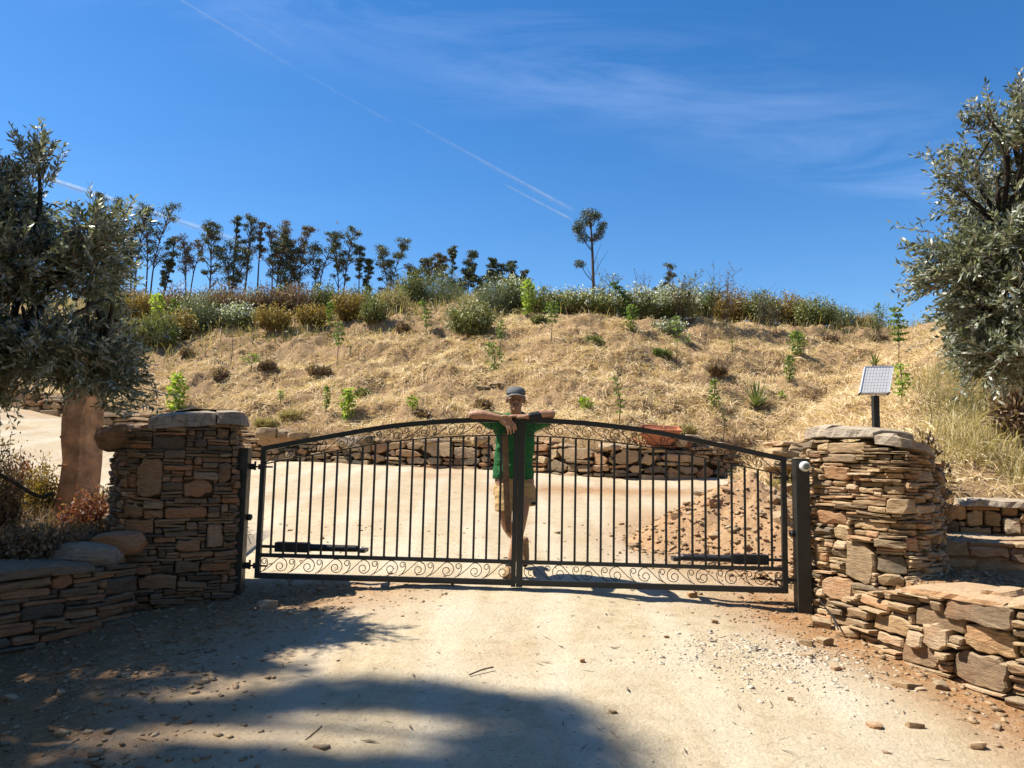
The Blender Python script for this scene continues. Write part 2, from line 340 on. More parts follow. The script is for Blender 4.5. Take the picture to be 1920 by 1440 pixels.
def T0(x, y):
    x = np.asarray(x, float); y = np.asarray(y, float); r = road(x, y); h = hillz(x, y)
    lb = np.where((x < xl(y)) & (y < 8.8) & (y > -8), .84+.05*np.maximum(0, -x-3.5)+.10*fbm(x*2, y*2, 5), -5)
    st = np.where(y < 6.42, .84, np.where(y < yb(x)+.02, 1.06, -5)); rr = np.where((x > xr(y)) & (y > -8), st+.02*fbm(x*4, y*4, 8), -5)
    return np.maximum(np.maximum(r, h), np.maximum(lb, rr)), h > np.maximum(r, np.maximum(lb, rr))
def T(x, y): return float(T0(x, y)[0])
def detail(x, y):   # small unevenness of the trodden ground
    n = .030*fbm(x*1.6, y*1.6, 51, 4)+.016*fbm(x*7, y*7, 61, 3)
    e = soil_and_shade(x, y); return n*(1+1.6*e)
def soil_and_shade(x, y):
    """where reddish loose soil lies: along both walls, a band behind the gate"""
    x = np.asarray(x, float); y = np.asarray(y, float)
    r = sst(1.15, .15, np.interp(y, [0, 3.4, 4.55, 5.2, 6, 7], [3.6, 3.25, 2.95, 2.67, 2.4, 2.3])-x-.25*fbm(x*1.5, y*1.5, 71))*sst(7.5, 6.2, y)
    l = sst(2.5, .7, x-np.interp(y, [0, 3.4, 4.2, 5, 5.75, 6.4], [-3.4, -3.0, -3.2, -3.3, -2.9, -2.3])-.4*fbm(x*1.3, y*1.3, 72))*sst(7.0, 6.3, y)*1.0  # left soil, spread wider so its colour deepens the tree shade
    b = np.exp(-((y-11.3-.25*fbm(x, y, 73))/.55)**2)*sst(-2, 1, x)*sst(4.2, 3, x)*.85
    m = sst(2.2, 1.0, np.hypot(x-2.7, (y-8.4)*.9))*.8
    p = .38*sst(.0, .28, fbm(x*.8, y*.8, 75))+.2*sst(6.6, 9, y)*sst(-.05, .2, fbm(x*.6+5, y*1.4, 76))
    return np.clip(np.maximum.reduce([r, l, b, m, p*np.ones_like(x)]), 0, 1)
def hit(u, v, ya=7.0, yb=60.0):
    """first point of the land seen at pixel (u, v), no nearer than ya"""
    prev = None; Y = ya
    while Y < yb:
        p = P(u, v, Y)
        if p[2] <= T(p[0], p[1]):
            a = prev if prev is not None else Y-.05; b_ = Y
            for _ in range(12):
                c = (a+b_)/2; q = P(u, v, c)
                if q[2] <= T(q[0], q[1]): b_ = c
                else: a = c
            q = P(u, v, b_); return np.array([q[0], q[1], T(q[0], q[1])])
        prev = Y; Y += .08
    best = None            # the ray clears the crest: stand it on the skyline instead
    for Y in np.arange(14, 24, .15):
        q = P(u, v, Y); e = (T(q[0], Y)-1.6)/Y
        if best is None or e > best[0]: best = (e, q[0], Y)
    return np.array([best[1], best[2], T(best[1], best[2])])

xs = np.unique(np.round(np.concatenate([-8-np.geomspace(.12, 290, 60), np.arange(-8, 10.001, .05), 10+np.geomspace(.12, 290, 60)]), 4))
ys = np.unique(np.round(np.concatenate([2.6-np.geomspace(.1, 60, 34), np.arange(2.6, 23.001, .05), 23+np.geomspace(.12, 380, 70)]), 4))
X, Y = np.meshgrid(xs, ys); Z, HM = T0(X, Y); Z = Z + np.where(HM, 0, detail(X, Y))
V = np.stack([X, Y, Z], -1).reshape(-1, 3); ny, nx = X.shape
ii = (np.arange(ny-1)[:, None]*nx+np.arange(nx-1)[None]).ravel(); FQ = np.stack([ii, ii+1, ii+nx+1, ii+nx], 1)
hf = HM.ravel()[FQ].sum(1) >= 2
def sheet(name, sel, mat, kind='structure'):
    f = FQ[sel]; used = np.unique(f); mp_ = -np.ones(len(V), int); mp_[used] = np.arange(len(used)); f = mp_[f]; v = V[used]
    me = bpy.data.meshes.new(name); me.vertices.add(len(v)); me.vertices.foreach_set('co', v.astype(np.float32).ravel())
    me.loops.add(4*len(f)); me.loops.foreach_set('vertex_index', f.astype(np.int32).ravel())
    me.polygons.add(len(f)); me.polygons.foreach_set('loop_start', np.arange(0, 4*len(f), 4, dtype=np.int32))
    me.materials.append(mat); me.update(calc_edges=True); me.polygons.foreach_set('use_smooth', [True]*len(f))
    me.attributes.new('orange', 'FLOAT', 'POINT').data.foreach_set('value', soil_and_shade(v[:, 0], v[:, 1]).astype(np.float32))
    o = bpy.data.objects.new(name, me); link(o); tag(o, kind=kind); return o
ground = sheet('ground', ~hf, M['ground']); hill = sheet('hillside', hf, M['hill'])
ground['label'] = 'pale sandy driveway running under the gate'; hill['label'] = 'straw covered slope behind the driveway'

# ------------------------------------------------------------------ dry stone work
def poly_stone(rs, s0, s1, z0_, z1_, S, out, depth, tilt, t, rounded=.25, gap=.004):
    """one laid stone: uneven outline on the wall face, chamfered front, real depth"""
    w, h = s1-s0, z1_-z0_; c = ((s0+s1)/2, (z0_+z1_)/2); w -= gap; h -= gap
    k = rounded*min(w, h)
    pts = []
    for sx, sz in ((-1, -1), (1, -1), (1, 1), (-1, 1)):
        kx = k*rs.uniform(.1, 1.9)**1.3; kz = k*rs.uniform(.1, 1.2); x = sx*w/2; z = sz*h/2
        a = (x, z-sz*kz); b = (x-sx*kx, z)
        pts += [a, b] if sx*sz > 0 else [b, a]
    # mid points on the long sides
    o = []
    for i in range(8):
        o.append(pts[i]); j = (i+1) % 8
        e_ = math.hypot(pts[i][0]-pts[j][0], pts[i][1]-pts[j][1]); m_ = min(4, int(e_/.055))
        for q in range(m_):
            f = (q+1)/(m_+1)+rs.uniform(-.08, .08)/(m_+1); x = pts[i][0]+(pts[j][0]-pts[i][0])*f; z = pts[i][1]+(pts[j][1]-pts[i][1])*f; jt = min(.012, .10*h)
            o.append((x+rs.uniform(-jt, jt)*.7, z+rs.uniform(-jt, jt*.6)*(1 if z > 0 else -1)))
    o = np.array(o); o[:, 0] += rs.uniform(-.02, .02, len(o))*w; o[:, 1] += rs.uniform(-.05, .05, len(o))*h
    o[:, 1] += o[:, 0]*tilt; n = len(o); tx, tz = rs.uniform(-.4, .4, 2)*min(.04, h*.6)
    def ring(f, off, jit=0):
        r = []
        for x, z in o*f:
            e = off+tx*x/(w/2)+tz*z/(h/2)+rs.uniform(-jit, jit); p, nn = S(c[0]+x, c[1]+z); r.append(p+nn*e)
        return r
    ch = min(.012, h*.22)
    V = ring(.96, -depth)+ring(1.0, out-ch*1.3, .002)+ring(np.array([1-1.6*ch/w, 1-1.5*ch/h]), out, .003)
    p, nn = S(c[0]+rs.uniform(-.15, .15)*w, c[1]+rs.uniform(-.15, .15)*h); V.append(p+nn*(out+rs.uniform(.0, .35)*min(.03, h*.35)))
    F = []
    for i in range(n):
        j = (i+1) % n; F += [(i, j, n+j, n+i), (n+i, n+j, 2*n+j, 2*n+i), (2*n+i, 2*n+j, 3*n)]
    F.append(tuple(range(n))[::-1]); return V, F
class Wall:
    """dry stone face along a plan line; stones packed like the photograph's mosaic of slabs and blocks"""
    def __init__(s, root, path, zb, zt, lean=0.03, side=1):
        s.root = root; s.p = np.asarray(smooth_path([(a[0], a[1], 0) for a in path], 10))[:, :2]
        d = np.linalg.norm(np.diff(s.p, axis=0), axis=1); s.s = np.concatenate([[0], np.cumsum(d)]); s.Ls = s.s[-1]
        t = np.gradient(s.p, axis=0); t /= np.linalg.norm(t, axis=1)[:, None]; s.nrm = np.stack([t[:, 1], -t[:, 0]], 1)*side
        s.zb = zb; s.zt = zt; s.lean = lean; s.zmid = .5
    def plan(s, q): return np.array([np.interp(q, s.s, s.p[:, 0]), np.interp(q, s.s, s.p[:, 1])])
    def S(s, q, z):
        n = np.array([np.interp(q, s.s, s.nrm[:, 0]), np.interp(q, s.s, s.nrm[:, 1])]); n /= np.linalg.norm(n)
        b = s.plan(q)-n*s.lean*(z-.5); return np.array([b[0], b[1], z]), np.array([n[0], n[1], 0])
    def sz(s, u, v):
        """wall coordinates of a pixel"""
        best = None
        for q in np.linspace(0, s.Ls, 160):
            x, y = s.plan(q); p = P(u, v, y); e = abs(p[0]-x)
            if best is None or e < best[0]: best = (e, q, p[2])
        return best[1], best[2]
    def fill(s, ds, dz, ws, hs, seed, mat, bigs=(), proud=.035, depth=.13, most=285, rounded=.25, name='stone', gap=.004, tmap=None):
        rs = np.random.RandomState(seed); ns = int(s.Ls/ds); zlo = min(s.zb(q) for q in np.linspace(0, s.Ls, 30)); zhi = max(s.zt(q) for q in np.linspace(0, s.Ls, 30))
        nzc = int((zhi-zlo)/dz)+1; occ = np.zeros((nzc, ns), bool)
        for i in range(ns):
            q = (i+.5)*ds
            for j in range(nzc):
                z = zlo+(j+.5)*dz
                if z < s.zb(q)-dz or z > s.zt(q): occ[j, i] = True
        st = []
        for b in bigs:
            (qa, za), (qb, zb_) = s.sz(b[0], b[3]), s.sz(b[2], b[1]); qa, qb = sorted((qa, qb))
            i0, i1 = int(round(qa/ds)), max(int(round(qa/ds))+1, int(round(qb/ds))); j0, j1 = int(round((za-zlo)/dz)), int(round((zb_-zlo)/dz))
            i0 = max(0, i0); i1 = min(ns, i1); j0 = max(0, j0); j1 = min(nzc, max(j1, j0+1))
            if i1-i0 < 1 or occ[j0:j1, i0:i1].mean() > .5: continue
            occ[j0:j1, i0:i1] = True; st.append((i0, i1, j0, j1, 1))
        for j in range(nzc):
            i = 0
            while i < ns:
                if occ[j, i]: i += 1; continue
                run = 0
                while i+run < ns and not occ[j, i+run] and run < 40: run += 1
                h = rs.choice(hs[0], p=hs[1]); w_ = rs.randint(ws[0], ws[1]+1)
                if h >= 3: w_ = min(w_, max(ws[0], int(ws[1]*.75)))
                w_ = min(w_, run)
                if run-w_ == 1: w_ += 1
                h_ = 1
                while h_ < h and j+h_ < nzc and not occ[j+h_, i:i+w_].any(): h_ += 1
                occ[j:j+h_, i:i+w_] = True; st.append((i, i+w_, j, j+h_, 0)); i += w_
        st.sort(key=lambda a: -(a[1]-a[0])*(a[3]-a[2])); rest = MB()
        for k, (i0, i1, j0, j1, big) in enumerate(st):
            out = rs.uniform(-.3, 1)*proud*(.8 if big else 1); t = rs.rand()
            if tmap: t = tmap(t, i0*ds, zlo+j0*dz, big)
            tilt = rs.normal(0, .045)*(.5 if big else 1)
            jj = rs.uniform(-.12, .12)*dz
            Vv, F = poly_stone(rs, i0*ds+rs.uniform(-.1, .1)*ds, i1*ds+rs.uniform(-.1, .1)*ds, zlo+j0*dz+jj, zlo+j1*dz+jj, s.S, out, depth, tilt, t, rounded, gap)
            if k < most: mk(name, Vv, F, mat, s.root, t)
            else: rest.add(Vv, F, t)
        if rest.n: tag(rest.build('chinking_stone', mat, s.root), kind='stuff')
    def core(s, mat, back=.35, inset=.055, top=.02):
        V = []; F = []; q = np.linspace(0, s.Ls, 40)
        for a in q:
            for off in (inset, back):
                for z in (s.zb(a)-.3, s.zt(a)-top): p, n = s.S(a, z); V.append(p-n*off)
        for i in range(len(q)-1):
            a, b = 4*i, 4*(i+1); F += [(a, a+1, b+1, b), (a+2, b+2, b+3, a+3), (a+1, a+3, b+3, b+1), (a, b, b+2, a+2)]
        F += [(0, 2, 3, 1), (4*len(q)-4, 4*len(q)-3, 4*len(q)-1, 4*len(q)-2)]
        o = mk('rubble_core', V, F, mat, s.root, .3); return o
def boulder(name, c, dims, rot, seed, mat, parent=None, n=5, box=.55, rough=.12, t=None, tiltxy=(0, 0)):
    """rough block or boulder: box-to-ball blend with chipped faces"""
    rs = np.random.RandomState(seed); V = []; F = []; idx = {}
    def vid(a, b, c_):
        k = (a, b, c_)
        if k not in idx:
            p = np.array([a, b, c_])/n*2-1; s = p/np.linalg.norm(p)*1.12; q = p*box+s*(1-box); idx[k] = len(V); V.append(q)
        return idx[k]
    for ax in range(3):
        for sd in (0, n):
            for i in range(n):
                for j in range(n):
                    f = []
                    for a, b in ((0, 0), (1, 0), (1, 1), (0, 1)):
                        k = [0, 0, 0]; k[ax] = sd; k[(ax+1) % 3] = i+a; k[(ax+2) % 3] = j+b; f.append(vid(*k))
                    F.append(tuple(f if sd else f[::-1]))
    V = np.array(V)
    for _ in range(5):           # chips
        d = rs.normal(size=3); d /= np.linalg.norm(d); m = V@d; lim = np.quantile(m, rs.uniform(.82, .95)); V -= np.outer(np.maximum(0, m-lim)*.8, d)
    V += rough*np.stack([fbm(V[:, 0]*1.7+seed, V[:, 1]*1.7+V[:, 2]*1.3, seed+k, 3) for k in range(3)], 1)
    V *= np.array(dims)/2
    Rm = np.array(Matrix.Rotation(rot, 3, 'Z') @ Matrix.Rotation(tiltxy[0], 3, 'X') @ Matrix.Rotation(tiltxy[1], 3, 'Y')); V = V@Rm.T+np.asarray(c)
    return mk(name, V, F, mat, parent, rs.rand() if t is None else t)
def capstone(wall, q0, q1, z0_, z1_, seed, mat, over=.05, back=.42, t=.4, name='capstone'):
    """flat slab lying along the wall top, following its line"""
    rs = np.random.RandomState(seed); nq, nd = 12, 5; V = []; F = []; rows = []
    for lay in (0, 1):
        for i in range(nq+1):
            q = q0+(q1-q0)*i/nq; f = i/nq; zb = z0_[0]+(z0_[1]-z0_[0])*f; zt = z1_[0]+(z1_[1]-z1_[0])*f; e = .35*(1-min(1, 6*min(f, 1-f)))
            for j in range(nd+1):
                g = j/nd; off = over-(over+back)*g+rs.uniform(-.012, .012); z = (zb if lay == 0 else zt)
                edge = min(g, 1-g)*nd
                if lay: z -= (.022 if edge < .5 else 0)+e*.035
                else: z += .010 if edge < .5 else 0
                off -= (.012 if lay else .0)*(edge < .5)
                z += .02*float(fbm(q*7+seed, g*4, seed, 3)); p, n = wall.S(np.clip(q, 0, wall.Ls), z)
                if q < 0 or q > wall.Ls:
                    tdir = np.array([-n[1], n[0], 0])*(-1); p = p+np.array([n[1]*-1, n[0], 0])*0
                V.append(p+n*(off+.03*float(fbm(q*9, seed*1.3, seed+4, 2))))
    m = (nq+1)*(nd+1)
    for i in range(nq):
        for j in range(nd):
            a = i*(nd+1)+j; F += [(a, a+1, a+nd+2, a+nd+1), (m+a, m+a+nd+1, m+a+nd+2, m+a+1)]
        a = i*(nd+1); F.append((a, a+nd+1, m+a+nd+1, m+a)); a += nd; F.append((a, m+a, m+a+nd+1, a+nd+1))
    for j in range(nd):
        a = j; F.append((a, m+a, m+a+1, a+1)); a = nq*(nd+1)+j; F.append((a, a+1, m+a+1, m+a))
    return mk(name, V, F, mat, wall.root, t)

# left gate pier ------------------------------------------------
def plan(u, v, Y): p = P(u, v, Y); return (p[0], p[1])
r = thing('stone_pier', 'brown dry stone pier in shade, left of the gate, topped with grey slabs', 'stone pier', (-2.8, 6.2, T(-2.6, 6.3)), 'stone piers beside the gate')
lp_path = [plan(196, 950, 6.55), plan(216, 950, 6.12), plan(262, 950, 6.04), plan(330, 950, 6.14), plan(400, 950, 6.27), plan(444, 950, 6.36), plan(452, 950, 6.60), plan(459, 950, 6.85)]
ltop = lambda q: np.interp(q, [0, .3, .55, 1.0, 1.35, 2], [1.66, 1.70, 1.80, 1.885, 1.90, 1.88])
W1 = Wall(r, lp_path, lambda q: .44, ltop, .03)
b1 = [(251, 862, 305, 934), (286, 816, 351, 842), (340, 900, 397, 934), (232, 889, 252, 914), (309, 952, 393, 975), (229, 973, 294, 1004), (384, 983, 422, 1028), (328, 1010, 380, 1034), (323, 1050, 380, 1074), (306, 993, 368, 1010), (256, 1078, 330, 1110), (229, 946, 267, 972), (412, 868, 437, 904), (405, 801, 428, 824), (409, 942, 433, 963), (340, 1035, 400, 1046)]
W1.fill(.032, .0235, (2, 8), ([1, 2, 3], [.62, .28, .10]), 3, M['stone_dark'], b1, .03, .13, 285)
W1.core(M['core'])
qa = W1.sz(275, 800)[0]; qb = W1.sz(404, 800)[0]; qc = W1.Ls
capstone(W1, qa, qb, (1.81, 1.865), (1.935, 2.005), 5, M['stone_cap'], .035, .5, .35)
capstone(W1, qb+.01, qc, (1.875, 1.88), (2.01, 2.0), 6, M['stone_cap'], .05, .5, .15)
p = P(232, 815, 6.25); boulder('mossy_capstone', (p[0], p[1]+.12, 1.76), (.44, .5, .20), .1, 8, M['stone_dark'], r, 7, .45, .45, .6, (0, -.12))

# low shaded wall running towards the camera on the left
r = thing('stone_wall', 'low dark stone wall in shade at the left edge, meeting the left pier', 'stone wall', (-3.4, 5.2, .4), 'dry stone walls')
lw_path = [(-3.75, 3.3), plan(-60, 1100, 4.75), plan(0, 1100, 5.0), plan(90, 1100, 5.25), plan(180, 1100, 5.5), plan(262, 1100, 5.85)]
W2 = Wall(r, lw_path, lambda q: .22, lambda q: .82, .05)
b2 = [(0, 1101, 93, 1128), (40, 1128, 115, 1162), (111, 1095, 181, 1119), (193, 1082, 254, 1119), (189, 1120, 262, 1147), (0, 1128, 36, 1152), (0, 1165, 60, 1180), (100, 1165, 170, 1185), (120, 1140, 185, 1160)]
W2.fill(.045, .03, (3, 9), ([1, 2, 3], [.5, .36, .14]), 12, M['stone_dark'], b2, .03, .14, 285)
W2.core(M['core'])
q0_ = W2.sz(-90, 1080)[0]; q1_ = W2.sz(40, 1080)[0]; q2_ = W2.sz(172, 1080)[0]
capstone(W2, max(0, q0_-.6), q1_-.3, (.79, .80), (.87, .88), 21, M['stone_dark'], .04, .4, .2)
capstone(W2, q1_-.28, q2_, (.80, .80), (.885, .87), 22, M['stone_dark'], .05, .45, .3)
p = P(165, 1045, 5.75); boulder('mossy_boulder', (p[0], p[1]-.06, .885), (.50, .34, .17), .35, 31, M['stone_cap'], r, 7, .35, .3, .1, (0, .06))
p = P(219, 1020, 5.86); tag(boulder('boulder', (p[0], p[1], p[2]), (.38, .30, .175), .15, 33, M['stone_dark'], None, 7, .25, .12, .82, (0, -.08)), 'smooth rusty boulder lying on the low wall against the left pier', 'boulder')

# right gate pier (round) -----------------------------------------
r = thing('stone_pier', 'round sunlit dry stone pier right of the gate, tan slates under a sloping cap', 'stone pier', (2.85, 6.1, .5), 'stone piers beside the gate')
rp_path = [plan(1504, 950, 6.80), plan(1511, 950, 6.50), plan(1521, 950, 6.24), plan(1552, 950, 6.03), plan(1600, 950, 5.82), plan(1655, 950, 5.62), plan(1705, 950, 5.54), plan(1744, 950, 5.68), plan(1762, 950, 6.02), plan(1768, 950, 6.6)]
W3 = Wall(r, rp_path, lambda q: .34, lambda q: np.interp(q, [0, .5, 1.0, 1.5, 2.2], [1.86, 1.86, 1.82, 1.74, 1.68]), .035)
b3 = [(1585, 1022, 1642, 1090), (1644, 1043, 1704, 1076), (1549, 1083, 1600, 1121), (1718, 943, 1755, 966), (1546, 871, 1591, 900), (1664, 934, 1715, 961), (1589, 978, 1659, 993), (1530, 957, 1585, 982), (1524, 1011, 1537, 1054), (1700, 1009, 1729, 1039), (1569, 1142, 1621, 1169), (1646, 1078, 1697, 1098), (1640, 888, 1700, 900), (1535, 853, 1600, 868), (1546, 830, 1620, 850), (1728, 880, 1752, 905), (1557, 984, 1590, 1010)]
W3.fill(.034, .0225, (2, 9), ([1, 2, 3], [.62, .28, .10]), 7, M['stone'], b3, .06, .13, 288)
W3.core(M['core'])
q = [W3.sz(u, 840)[0] for u in (1508, 1546, 1636, 1748)]
capstone(W3, .12, q[1]-.005, (1.865, 1.865), (1.98, 1.975), 41, M['stone_cap'], .03, .3, .75)
capstone(W3, q[1], q[2], (1.86, 1.85), (1.97, 1.925), 42, M['stone_cap'], .04, .5, .55)
capstone(W3, q[2]+.006, min(q[3]+.15, W3.Ls), (1.80, 1.71), (1.905, 1.785), 43, M['stone_cap'], .045, .5, .7)
# infill so the pier top is closed
V = []; F = []
for z in (1.3, 1.80): V += [(x+(2.9-x)*.12, y+(6.4-y)*.12, z-.05*(x-2.4)) for x, y in W3.p[::6]]
k = len(V)//2; F = [tuple(range(k)), tuple(range(2*k-1, k-1, -1))]+[(i, (i+1) % k, k+(i+1) % k, k+i) for i in range(k)]
mk('rubble_top', V, F, M['core'], r, .6)
V = []; 
for z in (1.3, 1.80): V += [(x+(-2.85-x)*.12, y+(6.5-y)*.12, z) for x, y in W1.p[::6]]
k = len(V)//2; F = [tuple(range(k)), tuple(range(2*k-1, k-1, -1))]+[(i, (i+1) % k, k+(i+1) % k, k+i) for i in range(k)]
mk('rubble_top', V, F, M['core'], W1.root, .6)

# low sunlit wall coming towards the camera on the right
r = thing('stone_wall', 'low sunlit wall of ochre blocks and a mossy stone below the right pier', 'stone wall', (2.8, 5.0, .4), 'dry stone walls')
rw_path = [plan(1556, 1160, 5.95), plan(1620, 1160, 5.62), plan(1702, 1160, 5.22), plan(1790, 1160, 4.92), plan(1880, 1160, 4.62), (3.22, 4.1), (3.45, 3.3)]
W4 = Wall(r, rw_path, lambda q: .20, lambda q: np.interp(q, [0, .35, .6, .75, 3.2], [.62, .74, .80, .82, .84]), .10)
b4 = [(1774, 1118, 1904, 1160), (1720, 1147, 1811, 1172), (1700, 1183, 1731, 1210), (1731, 1172, 1787, 1212), (1808, 1182, 1904, 1214), (1787, 1236, 1887, 1268), (1843, 1216, 1901, 1240), (1745, 1124, 1768, 1146), (1700, 1215, 1765, 1240), (1640, 1160, 1700, 1180)]
W4.fill(.045, .024, (3, 9), ([1, 2, 3], [.45, .38, .17]), 15, M['stone_tan'], b4, .085, .16, 285, .22, gap=.007)
W4.core(M['core'])
q = [W4.sz(u, 1100)[0] for u in (1706, 1850)]
capstone(W4, q[0]-.05, q[1]+.1, (.80, .82), (.87, .88), 51, M['stone_tan'], .06, .55, .75)
capstone(W4, q[1]+.12, W4.Ls, (.83, .83), (.90, .90), 52, M['stone_tan'], .05, .5, .6)
# steps behind the right pier: two stone risers and the back wall
r = thing('stone_step', 'stone riser in the shadow of the right pier', 'stone step', (4, 6.4, .84), 'terrace steps behind the right pier')
W5 = Wall(r, [(2.9, 6.42), (3.8, 6.42), (5, 6.36), (6.2, 6.3)], lambda q: .80, lambda q: 1.05, .02)
W5.fill(.055, .042, (3, 9), ([1, 2, 3], [.3, .45, .25]), 18, M['stone_tan'], (), .03, .12, 200, .3); W5.core(M['core'], .3)
r = thing('stone_wall', 'low terrace wall of tan blocks right of the round pier, below dry grass', 'stone wall', (4.4, 7.3, 1.06), 'dry stone walls')
W6 = Wall(r, [(3.3, 7.46), (4.1, 7.27), (5, 6.95), (6.5, 6.57)], lambda q: 1.02, lambda q: 1.30, .03)
W6.fill(.07, .05, (3, 7), ([1, 2, 3], [.2, .45, .35]), 23, M['stone_tan'], [(1762, 948, 1820, 978), (1820, 955, 1845, 985), (1848, 958, 1875, 985), (1877, 972, 1920, 998), (1806, 985, 1868, 1004), (1762, 980, 1804, 1004)], .05, .14, 200, .22, gap=.008); W6.core(M['core'], .3)
q = W6.sz(1797, 940)[0]; capstone(W6, q, q+.62, (1.30, 1.30), (1.385, 1.385), 61, M['stone_cap'], .05, .35, .5); capstone(W6, q+.64, W6.Ls, (1.30, 1.30), (1.38, 1.38), 62, M['stone_cap'], .05, .35, .8)

# long low retaining wall at the foot of the slope
r = thing('retaining_wall', 'long low retaining wall of rough brown boulders at the foot of the straw slope', 'stone wall', (0, 13.9, 1.5), 'dry stone walls')
W7 = Wall(r, [(x, float(y0(x))-.26) for x in (-7.2, -6, -5, -3.5, -2, 0, 1.6, 2.6, 3.4, 4.1, 4.5)], lambda q: float(road(*W7.plan(q)))-.05 if 'W7' in globals() else 1.4, lambda q: 2.0, .05)
def _zt7(q):
    x, y = W7.plan(q); return float(road(x, y))+np.interp(x, [-7, -5, -3, -2.4, 0, 2, 3.6, 4.5], [.55, .5, .36, .46, .52, .55, .50, .22])+.05*math.sin(x*4.1)
W7.zt = _zt7; W7.zb = lambda q: float(road(*W7.plan(q)))-.04
W7.fill(.10, .068, (2, 6), ([1, 2, 3], [.3, .45, .25]), 29, M['stone'], [(782, 832, 845, 855), (848, 838, 895, 855), (760, 855, 800, 872), (742, 870, 786, 884), (1035, 838, 1110, 860), (1020, 865, 1060, 885), (1085, 868, 1110, 888), (1112, 872, 1140, 888), (1160, 840, 1200, 868), (1205, 853, 1232, 876), (1110, 848, 1140, 868), (1250, 848, 1300, 866), (475, 818, 560, 836)], .07, .25, 290, .55, name='boulder', gap=.016)
W7.core(M['core'], .6, .12, .05)
for i, (u, v, w_, h_) in enumerate([(655, 832, 48, 22), (500, 812, 42, 16), (535, 814, 26, 14), (560, 817, 40, 10), (900, 826, 40, 12), (1290, 828, 70, 20), (1345, 842, 60, 20), (805, 826, 60, 8), (1150, 838, 60, 10), (690, 826, 30, 14)]):
    Yw = float(y0(P(u, v, 14)[0]))-.12; p = P(u, v, Yw); s_ = Yw/FPX
    boulder('capstone', p, (w_*s_, .3, h_*s_*1.25), .1*i, 70+i, M['stone'], r, 4, .6, .2)
# its continuation far left beyond the bare post
r = thing('stone_wall', 'pale low wall beyond the road at the far left, behind the rendered post', 'stone wall', (-9, 16.3, 2), 'dry stone walls')
W8 = Wall(r, [(x, float(y0(x))-.26) for x in (-14, -12, -10, -9, -8, -7.25)], lambda q: 1.5, lambda q: 2.5, .05)
W8.zb = lambda q: float(road(*W8.plan(q)))-.05; W8.zt = lambda q: float(road(*W8.plan(q)))+.42
W8.fill(.14, .08, (2, 6), ([1, 2, 3], [.3, .45, .25]), 37, M['stone_tan'], (), .07, .25, 150, .5, name='boulder', gap=.016); W8.core(M['core'], .5, .12)
# short stone stack seen between the gate and the right pier
r = thing('stone_stack', 'short stack of flat dark stones peeping out left of the round pier', 'stone stack', P(1478, 870, 9.6))
p = P(1478, 868, 9.6); s_ = 9.6/FPX
for i, (du, v, w_, h_) in enumerate([(0, 870, 84, 22), (-10, 855, 70, 16), (12, 842, 60, 16), (-14, 850, 34, 18), (2, 833, 74, 7), (4, 890, 90, 24)]):
    q_ = P(1478+du, v, 9.6+.03*i); boulder('stone', q_, (w_*s_, .5, h_*s_*1.2), .05*i, 90+i, M['stone'], r, 4, .75, .2, .35+.08*i)
# ------------------------------------------------------------------ the gate
GL = P(478, 1083, 6.50); GC = P(967, 1092, 6.40); GR = P(1477, 1104, 6.29)
GZ = .625
def arch(t): return np.interp(t, ARX, ARY)
_tt = np.linspace(0, 1, 41); _k = smooth_path([(0, 0, 0), (.24, .36, 0), (.48, .705, 0), (.66, .87, 0), (.81, .955, 0), (1, 1, 0)], 8)
ARX, ARY = _k[:, 0], _k[:, 1]
def spiral(cx, cy, r0, r1, a0, a1, n):
    return [(cx+(r0+(r1-r0)*i/n)*math.cos(a0+(a1-a0)*i/n), cy+(r0+(r1-r0)*i/n)*math.sin(a0+(a1-a0)*i/n)) for i in range(n+1)]
def scroll_curves(H, W):
    """running scroll of one bay: a rising stem that rolls into a big curl, and the small curl that leaves the joint"""
    r = .5*H; cx = W-r*1.0; top = (cx, H)
    a = [(0, 0), (.30*cx, .22*H), (.62*cx, .62*H), (.85*cx, .93*H)]
    a = [tuple(p[:2]) for p in smooth_path([(x, y, 0) for x, y in a+[top]], 4)]
    sp_ = []
    n = 26
    for i in range(1, n+1):
        f = i/n; th = math.pi/2-f*2*math.pi*1.55; rr = r*(1-f)**.75+.10*H*f if f > .45 else r*(1-.55*f)
        rr = r*(1-.80*f**.9); cyy = .5*H-.13*H*f; cxx = cx-.06*H*f; sp_.append((cxx+rr*math.cos(th), cyy+rr*math.sin(th)))
    big = a+sp_
    b = [(0, 0), (.22*H, .14*H), (.42*H, .42*H), (.47*H, .70*H)]
    b = [tuple(p[:2]) for p in smooth_path([(x, y, 0) for x, y in b], 4)]
    c = []
    for i in range(1, 17):
        f = i/16; th = f*2*math.pi*1.15; rr = .235*H*(1-.62*f); c.append((.235*H+.03*H*f+rr*math.cos(th), .72*H+rr*math.sin(th)))
    return big, b+c
